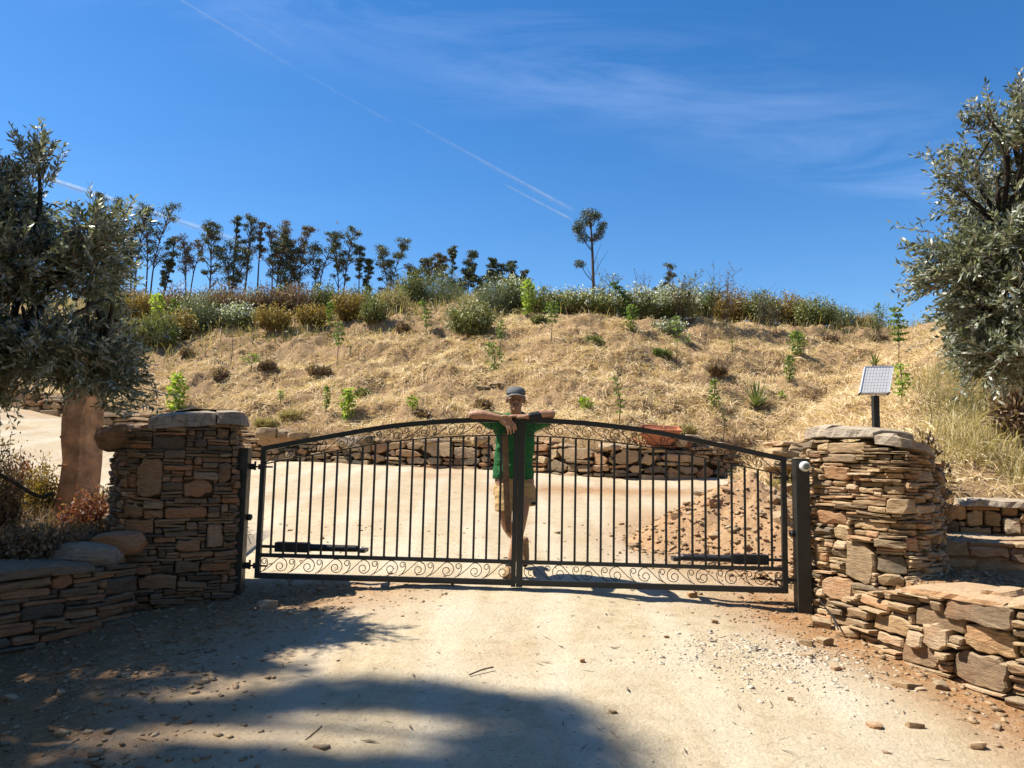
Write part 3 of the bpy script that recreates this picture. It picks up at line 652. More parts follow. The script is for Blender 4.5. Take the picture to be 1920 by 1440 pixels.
def gate_leaf(label, O, C_, flip):
    """O: foot of the hinge stile, C_: foot of the meeting stile"""
    O = np.array([O[0], O[1], GZ]); C_ = np.array([C_[0], C_[1], GZ]); r = thing('gate_leaf', label, 'gate', O, 'leaves of the double gate')
    e = C_-O; Lg = np.linalg.norm(e); e /= Lg; nrm = np.array([e[1], -e[0], 0])*(1 if e[0] > 0 else -1); up = np.array([0, 0, 1.0])
    H0, H1 = 1.085, 1.37
    def at(x, z, y=0): return O+e*x+up*z+nrm*y
    def top(x): return H0+(H1-H0)*float(arch(x/Lg))
    P_ = M['paint']
    def b_(name, p, q, w_, h_, u=up):
        V, F = bar(p, q, w_, h_, u); return mk(name, V, F, P_, r, .5)
    b_('stile', at(.02, 0), at(.02, top(0)-.03), .04, .04, e); mw = .052 if flip else .036
    b_('meeting_stile', at(Lg-mw/2-.001, -.01), at(Lg-mw/2-.001, top(Lg)+.004), .05, mw, e)
    b_('bottom_rail', at(.041, .022), at(Lg-mw-.002, .022), .04, .044)
    b_('lower_rail', at(.041, .188), at(Lg-mw-.002, .188), .036, .03)
    # arched top rail, a box section swept along the arch
    V = []; F = []; n = 28
    for i in range(n+1):
        x = (Lg-mw-.002)*i/n; z = top(x)
        for dy, dz in ((-.02, -.04), (.02, -.04), (.02, 0), (-.02, 0)): V.append(at(x, z+dz, dy))
    for i in range(n):
        for k in range(4): a = 4*i+k; b2 = 4*i+(k+1) % 4; F.append((a, b2, b2+4, a+4))
    F += [(3, 2, 1, 0), (4*n, 4*n+1, 4*n+2, 4*n+3)]; mk('top_rail', V, F, P_, r, .5)
    V = []; F = []
    for i in range(n+1):
        x = .041+(Lg-mw-.045)*i/n; z = top(x)-.150
        for dy, dz in ((-.012, -.005), (.012, -.005), (.012, .005), (-.012, .005)): V.append(at(x, z+dz, dy))
    for i in range(n):
        for k in range(4): a = 4*i+k; b2 = 4*i+(k+1) % 4; F.append((a, b2, b2+4, a+4))
    F += [(3, 2, 1, 0), (4*n, 4*n+1, 4*n+2, 4*n+3)]; mk('flat_rail', V, F, P_, r, .5)
    nb = 19; sp_ = (Lg-mw-.04)/(nb+.75)
    for i in range(nb):
        x = .03+sp_*(i+.85); V, F = tube([at(x, .204), at(x, top(x)-.156)], .0098, 8, False); mk('bar', V, F, P_, r, .5, True)
    # scrolls
    H = .121; Wb = (Lg-mw-.045)/9.0
    for band in (0, 1):
        for k in range(9):
            x0 = .042+Wb*k; z_b = .047 if band == 0 else top(x0)-.143; z_e = .047 if band == 0 else top(x0+Wb)-.143
            Hk = H if band == 0 else .098
            for cvi, cv in enumerate(scroll_curves(Hk, Wb)):
                pts = [at(x0+cx_, z_b+(z_e-z_b)*cx_/Wb+cy_+.003, 0) for cx_, cy_ in cv]
                V, F = tube(pts, (.0042, .004), 4) if False else tube(pts, .0042, 4); mk('scroll' if cvi == 0 else 'scroll_curl', V, F, P_, r, .5, True)
    # weld blobs on a few joints of the upper scrolls
    for z in (H0-.17, .10):
        V, F = tube([at(-.10, z), at(.10, z)], .008, 8); h_ = mk('hinge_bolt', V, F, P_, r, .5, True)
        V, F = bar(at(-.012, z-.022), at(-.012, z+.022), .03, .014, e); mk('nut', V, F, P_, h_, .5)
        V, F = bar(at(-.105, z), at(-.055, z), .03, .05); mk('hinge_plate', V, F, P_, h_, .5)
        V, F = tube([at(-.05, z-.03), at(-.05, z+.045)], .009, 8); mk('hinge_pin', V, F, P_, h_, .5, True)
    return r, at, Lg, top
gl, atL, LgL, topL = gate_leaf('left leaf of the black wrought iron gate with scrolls above and below', GL, GC-np.array([.001, 0, 0]), 0)
gr, atR, LgR, topR = gate_leaf('right leaf of the black wrought iron gate, hung from the post with the round lamp', GR, GC+np.array([.001, 0, 0]), 1)
# small bright weld drips where the upper scrolls meet the flat rail
mb = MB()
rs = np.random.RandomState(4)
V, F = bar(atR(LgR-.04, topR(LgR)+.006, 0), atR(LgR-.004, topR(LgR)+.006, 0), .05, .006); mk('meeting_cap', V, F, M['paint'], gr, .5)

def gate_post(label, u, v0, v1, Y, w_=.10):
    p0 = P(u, v1, Y); p1 = P(u, v0, Y); r = thing('gate_post', label, 'gate post', (p0[0], p0[1], p0[2]), 'gate posts')
    x, y = p1[0], p0[1]; x = (p0[0]+p1[0])/2
    V, F = bar((x, y, p0[2]-.25), (x, y, p1[2]-.006), w_, w_, (1, 0, 0)); mk('post', V, F, M['paint'], r, .5)
    V, F = bar((x, y, p1[2]-.006), (x, y, p1[2]), w_+.006, w_+.006, (1, 0, 0)); mk('post_cap', V, F, M['paint'], r, .5)
    return r, x, y, p0[2], p1[2]
LPp = gate_post('square black steel post standing against the left pier', 451, 840, 1102, 6.47, .098)
RPp = gate_post('square black steel post with round white lamp beside the right pier', 1503, 860, 1136, 6.22, .105)
# round white flashing lamp on the right post
x, y, zt = RPp[1], RPp[2], RPp[4]
r = thing('gate_lamp', 'small round white and grey lamp on top of the right gate post', 'gate lamp', (x+.005, y-.055, zt-.065))
prof_ = [(.0, .028), (.012, .040), (.040, .041), (.052, .036), (.056, .026)]
V = []; F = []; sg = 18
for d_, rr in prof_:
    for k in range(sg): a = 2*math.pi*k/sg; V.append((x+.005+rr*math.cos(a), y-.053-d_, zt-.062+rr*math.sin(a)))
for i in range(len(prof_)-1):
    for k in range(sg): a = i*sg+k; b2 = i*sg+(k+1) % sg; F.append((a, b2, b2+sg, a+sg))
F.append(tuple(range(sg))); mk('housing', V, F, M['whiteplastic'], r, .5, True)
V = [(x+.005+.026*math.cos(2*math.pi*k/sg), y-.1092, zt-.062+.026*math.sin(2*math.pi*k/sg)) for k in range(sg)]+[(x+.005+.018*math.cos(2*math.pi*k/sg), y-.117, zt-.062+.018*math.sin(2*math.pi*k/sg)) for k in range(sg)]
F = [(k, (k+1) % sg, sg+(k+1) % sg, sg+k) for k in range(sg)]+[tuple(range(sg, 2*sg))]; mk('lens', V, F, M['greyglass'], r, .5)
# photo sensors half way up the posts
for (X_, Y_, Z_, s_, lab) in ((RPp[1]-.055, RPp[2]+.02, 1.10, -1, 'small dark knob sensor on the inner side of the right gate post'), (LPp[1]+.052, LPp[2]+.03, 1.12, 1, 'small dark knob sensor on the inner side of the left gate post')):
    V, F = tube([(X_, Y_, Z_), (X_+s_*.022, Y_, Z_), (X_+s_*.034, Y_, Z_)], (.026, .028, .016), 12); tag(mk('photo_sensor', V, F, M['plastic'], None, .5, True), lab, 'sensor')
# swing gate openers behind the leaves
def opener(label, at, s):
    y = -.13; z = .245; r = thing('gate_opener', label, 'gate opener', at(.12, z, y), 'gate openers')
    q = lambda x, dz=0, dy=0: at(x, z+dz, y+dy)
    V, F = bar(q(.12), q(.40), .085, .078); mk('motor_housing', V, F, M['plastic'], r, .5)
    V, F = tube([q(.40), q(.43), q(.80), q(.83)], (.036, .030, .028, .024), 10); mk('ram_tube', V, F, M['plastic'], r, .5, True)
    V, F = tube([q(.83), q(.86)], .012, 8); mk('ram_rod', V, F, M['alu'], r, .5, True)
    V, F = bar(q(.845, -.005, .05), q(.905, -.005, .05), .14, .03); mk('front_bracket', V, F, M['plastic'], r, .5)
    V, F = bar(q(-.04), q(.12), .05, .02); mk('rear_bracket', V, F, M['plastic'], r, .5)
opener('black ram gate opener lying behind the foot of the left leaf', atL, 1)
opener('black ram gate opener lying behind the foot of the right leaf', atR, -1)
# thin cable at the foot of the right post
pts = smooth_path([(RPp[1]+.062, RPp[2]-.02, 1.0), (RPp[1]+.068, RPp[2]-.03, .75), (RPp[1]+.10, RPp[2]-.10, .60), P(1560, 1155, 5.75), P(1572, 1180, 5.6)], 6)
V, F = tube(pts, .006, 5); tag(mk('cable', V, F, M['plastic'], None, .5, True), 'thin black cable curling down to the rubble at the right post foot', 'cable')

# ------------------------------------------------------------------ solar panel on its post
Yp = 6.75; base = P(1643, 815, Yp); topp = P(1643, 742, Yp)
r = thing('solar_panel', 'small white framed solar panel on a black post above the round pier', 'solar panel', (base[0], base[1], 1.7))
V, F = bar((base[0], base[1], 1.60), (base[0], base[1], topp[2]), .05, .05, (1, 0, 0)); mk('post', V, F, M['paint'], r, .5)
c = P(1644, 711, Yp-.05); Rp = Matrix.Rotation(R(-24), 3, 'Z') @ Matrix.Rotation(R(-50+90), 3, 'X')
# panel plane: x along its width, z up its height, tipped back, turned a little
tl, tr, br, bl = P(1622, 688, Yp+.06), P(1675, 686, Yp+.10), P(1668, 738, Yp-.08), P(1611, 737, Yp-.12)
ux = ((tr-tl)+(br-bl))/2; uz = ((tl-bl)+(tr-br))/2; wdt, hgt = np.linalg.norm(ux), np.linalg.norm(uz); ux /= wdt; uz = uz/hgt; un = np.cross(ux, uz); un /= np.linalg.norm(un); cc = (tl+tr+br+bl)/4
if un[1] > 0: un = -un
def pp(a, b, d=0): return cc+ux*a*wdt/2+uz*b*hgt/2+un*d
def plate(name, a0, a1, b0, b1, d0, d1, mat, par):
    V = [pp(a, b, d) for d in (d0, d1) for a, b in ((a0, b0), (a1, b0), (a1, b1), (a0, b1))]
    return mk(name, V, [(3, 2, 1, 0), (4, 5, 6, 7), (0, 1, 5, 4), (1, 2, 6, 5), (2, 3, 7, 6), (3, 0, 4, 7)], mat, par, .5)
plate('backsheet', -.97, .97, -.97, .97, -.012, .001, M['panelwhite'], r)
for nm, a0, a1, b0, b1 in (('frame', -1, 1, .955, 1), ('frame', -1, 1, -1, -.955), ('frame', -1, -.96, -.954, .954), ('frame', .96, 1, -.954, .954)): plate(nm, a0, a1, b0, b1, -.022, .007, M['alu'], r)
nc = 9; nr = 8
for i in range(nc):
    for j in range(nr):
        a0 = -.93+1.86*i/nc; b0 = -.92+1.84*j/nr; plate('cell', a0+.022, a0+1.86/nc-.022, b0+.012, b0+1.84/nr-.012, .0015, .003, M['cell'], r)
V, F = bar((base[0], base[1], topp[2]-.02), pp(0, -.3, -.022), .04, .02, (1, 0, 0)); mk('bracket', V, F, M['alu'], r, .5)
for a in (-.97, .97): plate('corner_cap', a-.05, a+.05, -1.03, -.95, -.026, .009, M['plastic'], r)

# ------------------------------------------------------------------ bare rendered post left of the pier
Yc = 7.7; r = thing('rendered_post', 'bare weathered pink rendered post under the left olive tree', 'post', (P(155, 890, Yc)[0], Yc, .85))
V = []; F = []; rs = np.random.RandomState(3); lv = 9
a0, a1, b0, b1 = P(128, 880, Yc)[0], P(164, 880, Yc)[0], P(150, 800, Yc)[0], P(181, 760, Yc)[0]
for i in range(lv):
    f = i/(lv-1); z = .75+f*1.6; xl_ = a0+(P(137, 700, Yc)[0]-a0)*f; xr_ = a1+(P(174, 700, Yc)[0]-a1)*f
    for x_, y_ in ((xl_, Yc-.13), (xr_, Yc-.13), (xr_+.06, Yc+.16), (xl_+.05, Yc+.16)): V.append((x_+rs.uniform(-.022, .022), y_+rs.uniform(-.015, .015), z))
for i in range(lv-1):
    for k in range(4): F.append((4*i+k, 4*i+(k+1) % 4, 4*i+4+(k+1) % 4, 4*i+4+k))
F.append(tuple(4*(lv-1)+k for k in range(4))); mk('shaft', V, F, M['concrete'], r, .5)
for i, z in enumerate((.96, 1.22, 1.5, 1.78)):  # horizontal render courses
    f = (z-.75)/1.6; xa = a0+(P(137, 700, Yc)[0]-a0)*f-.012; xb_ = a1+(P(174, 700, Yc)[0]-a1)*f+.004
    V, F = bar((xa, Yc-.128, z), (xb_, Yc-.128, z), .02, .012+.004*i); mk('course', V, F, M['concrete'], r, .5)

# ------------------------------------------------------------------ wheelbarrow on the slope above the wall
Yb = float(y0(P(1238, 820, 13)[0]))+.02
def wb(u, v, d=0): return P(u, v, Yb+d)
r = thing('wheelbarrow', 'rusty orange wheelbarrow tray resting above the retaining wall', 'wheelbarrow', wb(1238, 835))
V = []; F = []
tp = [wb(1197, 804, -.25), wb(1279, 808, -.25), wb(1272, 800, .35), wb(1205, 797, .35)]; bt = [wb(1213, 834, -.12), wb(1258, 834, -.12), wb(1256, 832, .2), wb(1216, 832, .2)]
V = tp+bt+[p_*.985+np.mean(tp, axis=0)*.015 for p_ in tp]+[p_+np.array([0, 0, .012]) for p_ in bt]
for k in range(4):
    j = (k+1) % 4; F += [(k, j, 4+j, 4+k), (8+k, 12+k, 12+j, 8+j), (k, 8+k, 8+j, j)]
F += [(4, 5, 6, 7), (15, 14, 13, 12)]; mk('tray', V, F, M['barrow'], r, .5)
ring_ = [np.asarray(q_) for q_ in tp]+[tp[0]]
V, F = tube(ring_, .012, 6); mk('rim', V, F, M['barrow'], r, .5, True)
for dy in (-.18, .28):
    V, F = tube([wb(1186, 822, dy), wb(1215, 836, dy*.8), wb(1262, 838, dy*.4), wb(1287, 832, 0)], .014, 6); mk('handle', V, F, M['barrow'], r, .5, True)
wc = wb(1290, 833, .02); ri = []
for k in range(17): a = 2*math.pi*k/16; ri.append(wc+np.array([.13*math.cos(a), 0, .13*math.sin(a)]))
V, F = tube(ri, .03, 6, False); wh = mk('wheel', V, F, M['sole'], r, .5, True)
V, F = tube([wc-np.array([0, .05, 0]), wc+np.array([0, .05, 0])], .05, 8); mk('hub', V, F, M['barrow'], wh, .5, True)

# ------------------------------------------------------------------ mound of soil and stones behind the right leaf
mc = np.array([2.62, 8.55]); mh = .66
def moundz(x, y):
    d = np.hypot((x-mc[0])/1.12, (y-mc[1])/1.25); ang = np.arctan2(y-mc[1], x-mc[0]); d = d*(1+.12*np.sin(3*ang+1)+.08*np.sin(5*ang))
    h = mh*np.clip(1-d, -.2, 1)**1 if False else mh*(np.maximum(0, 1-d)**.92)-.12*np.maximum(0, d-1)
    return prof(y)-.02+h+.16*fbm(x*4, y*4, 101, 4)*sst(1.15, .75, d)+.07*fbm(x*14, y*14, 102, 2)*sst(1.2, .8, d)
r = thing('soil_mound', 'mound of reddish soil and broken stone behind the right gate leaf', 'soil mound', (mc[0], mc[1], .85))
g = np.linspace(-1.45, 1.45, 70); GX, GY = np.meshgrid(mc[0]+g, mc[1]+g); GZ_ = moundz(GX, GY); n = 70
Vm = np.stack([GX, GY, GZ_], -1).reshape(-1, 3); Fm = [(i*n+j, i*n+j+1, (i+1)*n+j+1, (i+1)*n+j) for i in range(n-1) for j in range(n-1)]
soil, nt_, b_ = new_mat('loose_red_soil'); cm = ramp(nt_, nz(nt_, 22, 6, .7), [(.25, (.27, .14, .065)), (.5, (.43, .26, .13)), (.8, (.54, .37, .21))])
L(nt_, cm, b_.inputs['Base Color']); b_.inputs['Roughness'].default_value = .95; L(nt_, bump(nt_, nz(nt_, 50, 5, .75), .9, .02), b_.inputs['Normal']); M['soil'] = soil
mk('soil', Vm, Fm, soil, r, .5, True)
rs = np.random.RandomState(77)
for i, (u, v, w_, h_) in enumerate([(1412, 895, 20, 16), (1340, 945, 36, 12), (1455, 940, 40, 18), (1478, 950, 26, 20), (1463, 978, 34, 26), (1290, 965, 22, 10), (1268, 973, 26, 14), (1360, 975, 22, 9), (1330, 1030, 22, 8), (1285, 1020, 14, 7), (1310, 925, 22, 8), (1440, 920, 30, 10), (1420, 1000, 20, 10), (1300, 950, 16, 9), (1347, 1003, 24, 8), (1475, 915, 24, 10)]):
    best = None
    for Yq in np.arange(7.0, 9.8, .05):
        q_ = P(u, v, Yq)
        if q_[2] <= moundz(q_[0], q_[1]): best = q_; break
    if best is None: best = P(u, v, 8.6)
    s_ = best[1]/FPX; boulder('stone', best+np.array([0, .03, 0]), (w_*s_, w_*s_*.8, h_*s_*1.3), rs.uniform(0, 3), 300+i, M['stone_tan'], r, 3, .8, .2, rs.rand(), (rs.uniform(-.4, .4), rs.uniform(-.3, .3)))

# ------------------------------------------------------------------ loose stones
def chips(name, pts, sizes, mat, parent=None, flat=.5, seed=0):
    """many small broken stones as one mesh: 8 corner chips, all different"""
    rs = np.random.RandomState(seed); n = len(pts); cube = np.array([(x, y, z) for z in (-1, 1) for y in (-1, 1) for x in (-1, 1)], float)
    V = cube[None]*rs.uniform(.55, 1.0, (n, 8, 3)); V[:, :4, 2] *= .7
    V *= (sizes[:, None]*rs.uniform(.6, 1.3, (n, 3))*np.array([1, .8, flat]))[:, None, :]/2
    a = rs.uniform(0, 6.28, n); tl_ = rs.normal(0, .25, n); c_, s_ = np.cos(a), np.sin(a)
    x, y, z = V[..., 0].copy(), V[..., 1].copy(), V[..., 2].copy(); ct, st_ = np.cos(tl_)[:, None], np.sin(tl_)[:, None]
    x, z = x*ct-z*st_, x*st_+z*ct; V = np.stack([x*c_[:, None]-y*s_[:, None], x*s_[:, None]+y*c_[:, None], z], -1)+pts[:, None, :]
    Fc = np.array([(0, 2, 3, 1), (4, 5, 7, 6), (0, 1, 5, 4), (1, 3, 7, 5), (3, 2, 6, 7), (2, 0, 4, 6)])
    f = (Fc[None]+8*np.arange(n)[:, None, None]).reshape(-1, 4); me = bpy.data.meshes.new(name)
    me.vertices.add(8*n); me.vertices.foreach_set('co', V.astype(np.float32).ravel()); me.loops.add(4*len(f)); me.loops.foreach_set('vertex_index', f.astype(np.int32).ravel())
    me.polygons.add(len(f)); me.polygons.foreach_set('loop_start', np.arange(0, 4*len(f), 4, dtype=np.int32)); me.materials.append(mat); me.update(calc_edges=True)
    me.attributes.new('tint', 'FLOAT', 'FACE').data.foreach_set('value', np.repeat(rs.rand(n), 6).astype(np.float32))
    return link(bpy.data.objects.new(name, me), parent)
rs = np.random.RandomState(9)
n = 4200; a = rs.uniform(0, 6.28, n); d = rs.rand(n)**.45*1.35; x = mc[0]+1.12*d*np.cos(a); y = mc[1]+1.25*d*np.sin(a)
tag(chips('stone_chip', np.stack([x, y, moundz(x, y)], 1), rs.gamma(1.5, .016, n)+.008, M['stone_tan'], r, .42, 5), kind='stuff')
def scatter(n, x0, x1, ya, yb, dens, seed):
    rs = np.random.RandomState(seed); o = []
    while sum(len(k) for k in o) < n:
        x = rs.uniform(x0, x1, 20000); y = rs.uniform(ya, yb, 20000); k = rs.rand(20000) < dens(x, y); o.append(np.stack([x[k], y[k]], 1))
    o = np.concatenate(o)[:n]; z, hm = T0(o[:, 0], o[:, 1]); z = z+np.where(hm, 0, detail(o[:, 0], o[:, 1])); return np.column_stack([o, z])
q = scatter(9000, -4, 4, 3.0, 9, lambda x, y: np.clip(soil_and_shade(x, y)**1.3*(.5+1.6*np.clip(fbm(x*2, y*2, 201)+.1, 0, 1)), 0, 1), 21)
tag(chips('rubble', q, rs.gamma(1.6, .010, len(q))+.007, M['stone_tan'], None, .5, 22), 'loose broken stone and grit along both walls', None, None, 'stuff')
def d2(x, y):
    a = P(1500, 1250, 4.9); b2 = P(1380, 1200, 5.2); g_ = np.exp(-(((x-a[0]+.15)/.45)**2+((y-a[1]-.1)/.38)**2)); return np.clip(g_*(.4+2*np.clip(fbm(x*3, y*3, 205)+.15, 0, 1)), 0, 1)
q = scatter(2200, .8, 3.2, 3.6, 6.2, d2, 23)
tag(chips('grey_gravel', q, rs.gamma(1.5, .007, len(q))+.005, M['gravel'], None, .22, 24), 'patch of pale grey stone flakes on the driveway right of centre', None, None, 'stuff')
q = scatter(2200, -6, 5, 2.6, 14.5, lambda x, y: .5+0*x, 25); q = q[q[:, 2] < 1.7]
tag(chips('pebbles', q, rs.gamma(1.3, .005, len(q))+.003, M['gravel'], None, .5, 26), 'small pebbles and grit sprinkled over the driveway', None, None, 'stuff')
# larger loose stones, one by one
LS = [(1297, 1117, 17, 9, 'flat tan stone lying alone just in front of the right gate leaf'), (1540, 1172, 34, 14, 'flat ochre stone at the foot of the round pier'), (1590, 1190, 40, 18, 'pale block at the pier foot, next to the low wall'), (1610, 1175, 30, 14, 'rounded ochre stone wedged under the round pier'),
      (1545, 1205, 30, 14, 'tilted tan stone in the rubble, left of its neighbours'), (1640, 1205, 34, 16, 'ochre block at the foot of the low right wall'), (1512, 1208, 24, 10, 'small flat stone between the post foot and rubble'), (1670, 1215, 26, 14, 'squarish pale stone below the low right wall'),
      (1510, 1231, 26, 8, 'grey slate flake at the edge of the pale drive'), (1568, 1256, 20, 12, 'pale chunk amid the grey gravel patch'), (1700, 1290, 44, 16, 'broad ochre slab half sunk in the orange soil'), (1760, 1290, 28, 16, 'pale block on the orange soil near right edge'),
      (1890, 1313, 34, 24, 'angular brown stone at the right edge of the soil'), (1714, 1363, 30, 10, 'thin tan flake low on the right, on orange soil'), (1725, 1299, 22, 12, 'small ochre lump beside the broad slab'), (1640, 1362, 26, 9, 'flat slate with dark shadow, bottom right'), (1830, 1400, 30, 10, 'flat tan stone near the bottom right corner'),
      (1482, 1312, 10, 7, 'little dark stone on the bright drive'), (1092, 1240, 9, 6, 'tiny dark pebble alone on the bright drive'), (345, 1318, 30, 8, 'flat grey stone in the tree shade on the drive'), (250, 1345, 16, 9, 'pale flake in a sunny spot, bottom left'), (165, 1375, 14, 7, 'small pale stone near the bottom left corner'),
      (500, 1142, 36, 20, 'low pale rock at the tip of the pier shadow'), (22, 1312, 22, 12, 'rusty lump of stone by the left edge'), (205, 1242, 14, 7, 'small tan stone in the sun fleck on red soil'), (1340, 1167, 12, 7, 'small brown stone in front of the right leaf, off the rubble'), (1250, 1196, 10, 6, 'little brown pebble right of centre on pale drive'),
      (1165, 985, 10, 6, 'small dark stone behind the right leaf bars'), (1227, 1027, 9, 5, 'small brown stone behind the right leaf near its lower rail'), (1885, 1240, 60, 30, 'big pale stone where the low wall leaves the picture')]
for i, (u, v, w_, h_, lab) in enumerate(LS):
    q_ = hit(u, v, 3.2, 30); s_ = q_[1]/FPX; o = boulder('loose_stone', q_+np.array([0, 0, h_*s_*.18]), (w_*s_, w_*s_*.75, h_*s_*1.15), rs.uniform(-.6, .6), 400+i, M['stone_tan'] if u > 1000 else M['stone'], None, 3, .8, .22, None, (rs.uniform(-.2, .2), rs.uniform(-.2, .2)))
    tag(o, lab, 'stone', 'loose stones on the ground')
# dead leaves and bits of twig on the drive
rs = np.random.RandomState(31); q = scatter(420, -3.5, 3.5, 2.8, 8, lambda x, y: .5+0*x, 33); n = len(q)
a = rs.uniform(0, 6.28, n); l = rs.uniform(.012, .06, n); dd = np.stack([np.cos(a), np.sin(a), rs.normal(0, .1, n)], 1)*l[:, None]; pp_ = np.stack([-np.sin(a), np.cos(a), rs.normal(0, .5, n)], 1)*(rs.uniform(.0015, .006, n))[:, None]
q[:, 2] += .006; tag(mkq('leaf_litter', np.stack([q-dd, q+pp_, q+dd, q-pp_], 1), M['stem'], None, rs.rand(n)), 'dry twigs and fallen leaves strewn on the driveway', None, None, 'stuff')
for i, (u0_, v0_, u1_, v1_, lab) in enumerate([(572, 1392, 603, 1367, 'short dark stick on the drive at the bottom'), (880, 1268, 925, 1255, 'crooked twig lying in the middle of the drive'), (335, 1320, 358, 1326, 'pale twig in the shade beside a flat stone')]):
    a_, b2 = hit(u0_, v0_, 3.2), hit(u1_, v1_, 3.2); m_ = (a_+b2)/2+np.array([.01, .02, .014]); V, F = tube(smooth_path([a_+[0, 0, .008], m_, b2+[0, 0, .012]], 4), .005, 5); tag(mk('fallen_twig', V, F, M['stem'], None, .5, True), lab, 'twig', 'fallen twigs')
# ------------------------------------------------------------------ foliage tools
def unit(v): return v/(np.linalg.norm(v, axis=-1, keepdims=True)+1e-9)
def leaves(p, d, l, w_, rs, roll=None):
    """leaf quads: base p, direction d, length l, width w_"""
    n = len(p); d = unit(d); r = unit(np.cross(d, unit(rs.normal(size=(n, 3))))); mid = p+d*(l*.5)[:, None]; up = np.cross(d, r)
    k = (l*rs.uniform(-.08, .12, n))[:, None]
    return np.stack([p, mid+r*(w_/2)[:, None]+up*k, p+d*l[:, None], mid-r*(w_/2)[:, None]+up*k], 1)
def twigs(c, d, ln, nl, ll, lw, rs, droop=.25):
    """leafy shoots: c start, d direction; returns leaf quads and shoot polylines"""
    n = len(c); d = unit(d); t = np.tile(np.linspace(.12, 1, nl), (n, 1))+rs.uniform(-.03, .03, (n, nl)); side = unit(np.cross(d, rs.normal(size=(n, 3))))
    b = c[:, None]+d[:, None]*(ln[:, None]*t)[..., None]; b[..., 2] -= droop*ln[:, None]*t**2*rs.uniform(-.3, 1, (n, 1))
    s = side[:, None]*np.where(np.arange(nl) % 2, 1, -1)[None, :, None]+rs.normal(0, .45, (n, nl, 3))
    dd = unit(d[:, None]*rs.uniform(.5, 1.1, (n, nl, 1))+s*.75)
    l = ll*rs.uniform(.6, 1.15, (n, nl))*(1-.25*t); q = leaves(b.reshape(-1, 3), dd.reshape(-1, 3), l.ravel(), (lw*rs.uniform(.7, 1.2, n*nl)), rs)
    e = c+d*ln[:, None]; e[:, 2] -= droop*ln*.4; return q, c, e
def sticks(a, b, r0, r1, mat, name, parent):
    """thin four sided shoots from a to b"""
    a = np.asarray(a); b = np.asarray(b); d = unit(b-a); s = unit(np.cross(d, np.array([.3, .2, 1.0]))); u = np.cross(d, s); Q = []
    for x, y in ((s, u), (u, -s), (-s, -u), (-u, s)): Q.append(np.stack([a+x*r0, a+y*r0, b+y*r1, b+x*r1], 1))
    return tag(mkq(name, np.concatenate(Q), mat, parent), kind='stuff')
def olive(label, loc, blobs, seed, n_tw, trunkpts, lmb, group='olive trees', ll=.076, lw=.0185, seg_leaf=17, extra=(), gap=-.05):
    """blobs: (centre, (rx, ry, rz), weight)"""
    rs = np.random.RandomState(seed); r = thing('olive_tree', label, 'tree', loc, group)
    W_ = np.array([b[2] for b in blobs], float); W_ /= W_.sum(); k = rs.choice(len(blobs), n_tw, p=W_)
    C_ = np.array([b[0] for b in blobs])[k]; Rr = np.array([b[1] for b in blobs])[k]
    dirs = unit(rs.normal(size=(n_tw, 3))); rad = rs.uniform(.25, 1.0, n_tw)**.5
    c = C_+dirs*Rr*rad[:, None]; keep = fbm(c[:, 0]*2.6+c[:, 1]*1.3, c[:, 2]*2.6+seed, seed+3, 3) > gap-.08*(rad < .55); c = c[keep]; dirs = dirs[keep]
    d = unit(dirs+np.array([0, 0, .35])+rs.normal(0, .45, c.shape)); ln = rs.uniform(.13, .30, len(c))
    for (p0, dv, n_, spread) in extra:
        pts = np.asarray(p0)+rs.normal(0, spread, (n_, 3)); c = np.concatenate([c, pts]); d = np.concatenate([d, unit(np.asarray(dv)+rs.normal(0, .35, (n_, 3)))]); ln = np.concatenate([ln, rs.uniform(.15, .3, n_)])
    q, a, b = twigs(c, d, ln, seg_leaf, ll, lw, rs)
    mb = MB()
    for tp_ in trunkpts: V, F = tube(smooth_path(tp_[0], 5), np.linspace(tp_[1], tp_[2], (len(tp_[0])-1)*5+1), 8); mb.add(V, F)
    mb.build('trunk', M['bark'], r, True)
    cr = mkq('crown', q, M['olive'], r, np.clip(rs.rand(len(q))*.75+.25*np.repeat(rs.rand(len(c)), seg_leaf), 0, 1)); 
    sticks(a, b, .004, .0015, M['twig'], 'shoots', cr)
    lm = MB(); src = np.array(lmb[0])
    for i in rs.choice(len(c), lmb[1]):
        e = c[i]; s0 = src[np.argmin(np.linalg.norm(src-e, axis=1)*rs.uniform(.8, 1.2, len(src)))]; m_ = (s0+e)/2+rs.normal(0, .08, 3)+np.array([0, 0, .05]); V, F = tube(smooth_path([s0, m_, e], 4), np.linspace(.018, .005, 9), 5, False); lm.add(V, F)
    lm.build('limbs', M['bark'], r, True); return r
def B(u, v, Y, ru, rv, rd, w_): s_ = Y/FPX; p = P(u, v, Y); return (p, (max(14, ru-46)*s_, rd*.85, max(14, rv-40)*s_), w_*ru*rv/10000)
YL = 5.55
blL = [B(-10, 630, YL, 190, 120, .75, 1.5), B(115, 585, YL-.1, 115, 110, .55, 1.2), B(35, 500, YL, 130, 90, .6, 1.2), B(170, 505, YL+.1, 62, 80, .35, .9), B(15, 410, YL, 75, 75, .4, 1.0), B(70, 365, YL, 50, 70, .18, 1.2), B(-10, 390, YL, 60, 80, .3, 1),
       B(90, 665, YL-.1, 150, 66, .6, 1.2), B(195, 690, YL, 56, 66, .3, .9), B(-120, 560, YL, 160, 200, .8, 1.0), B(185, 445, YL, 50, 60, .25, .6), B(-60, 680, YL, 130, 90, .7, 1)]
tb = np.array([-4.35, 5.75, .85])
f1 = np.array([-4.4, 5.7, 2.0]); f2 = np.array([-3.75, 5.6, 2.3]); f3 = np.array([-4.6, 5.7, 2.4]); f4 = np.array([-3.6, 5.55, 2.4])
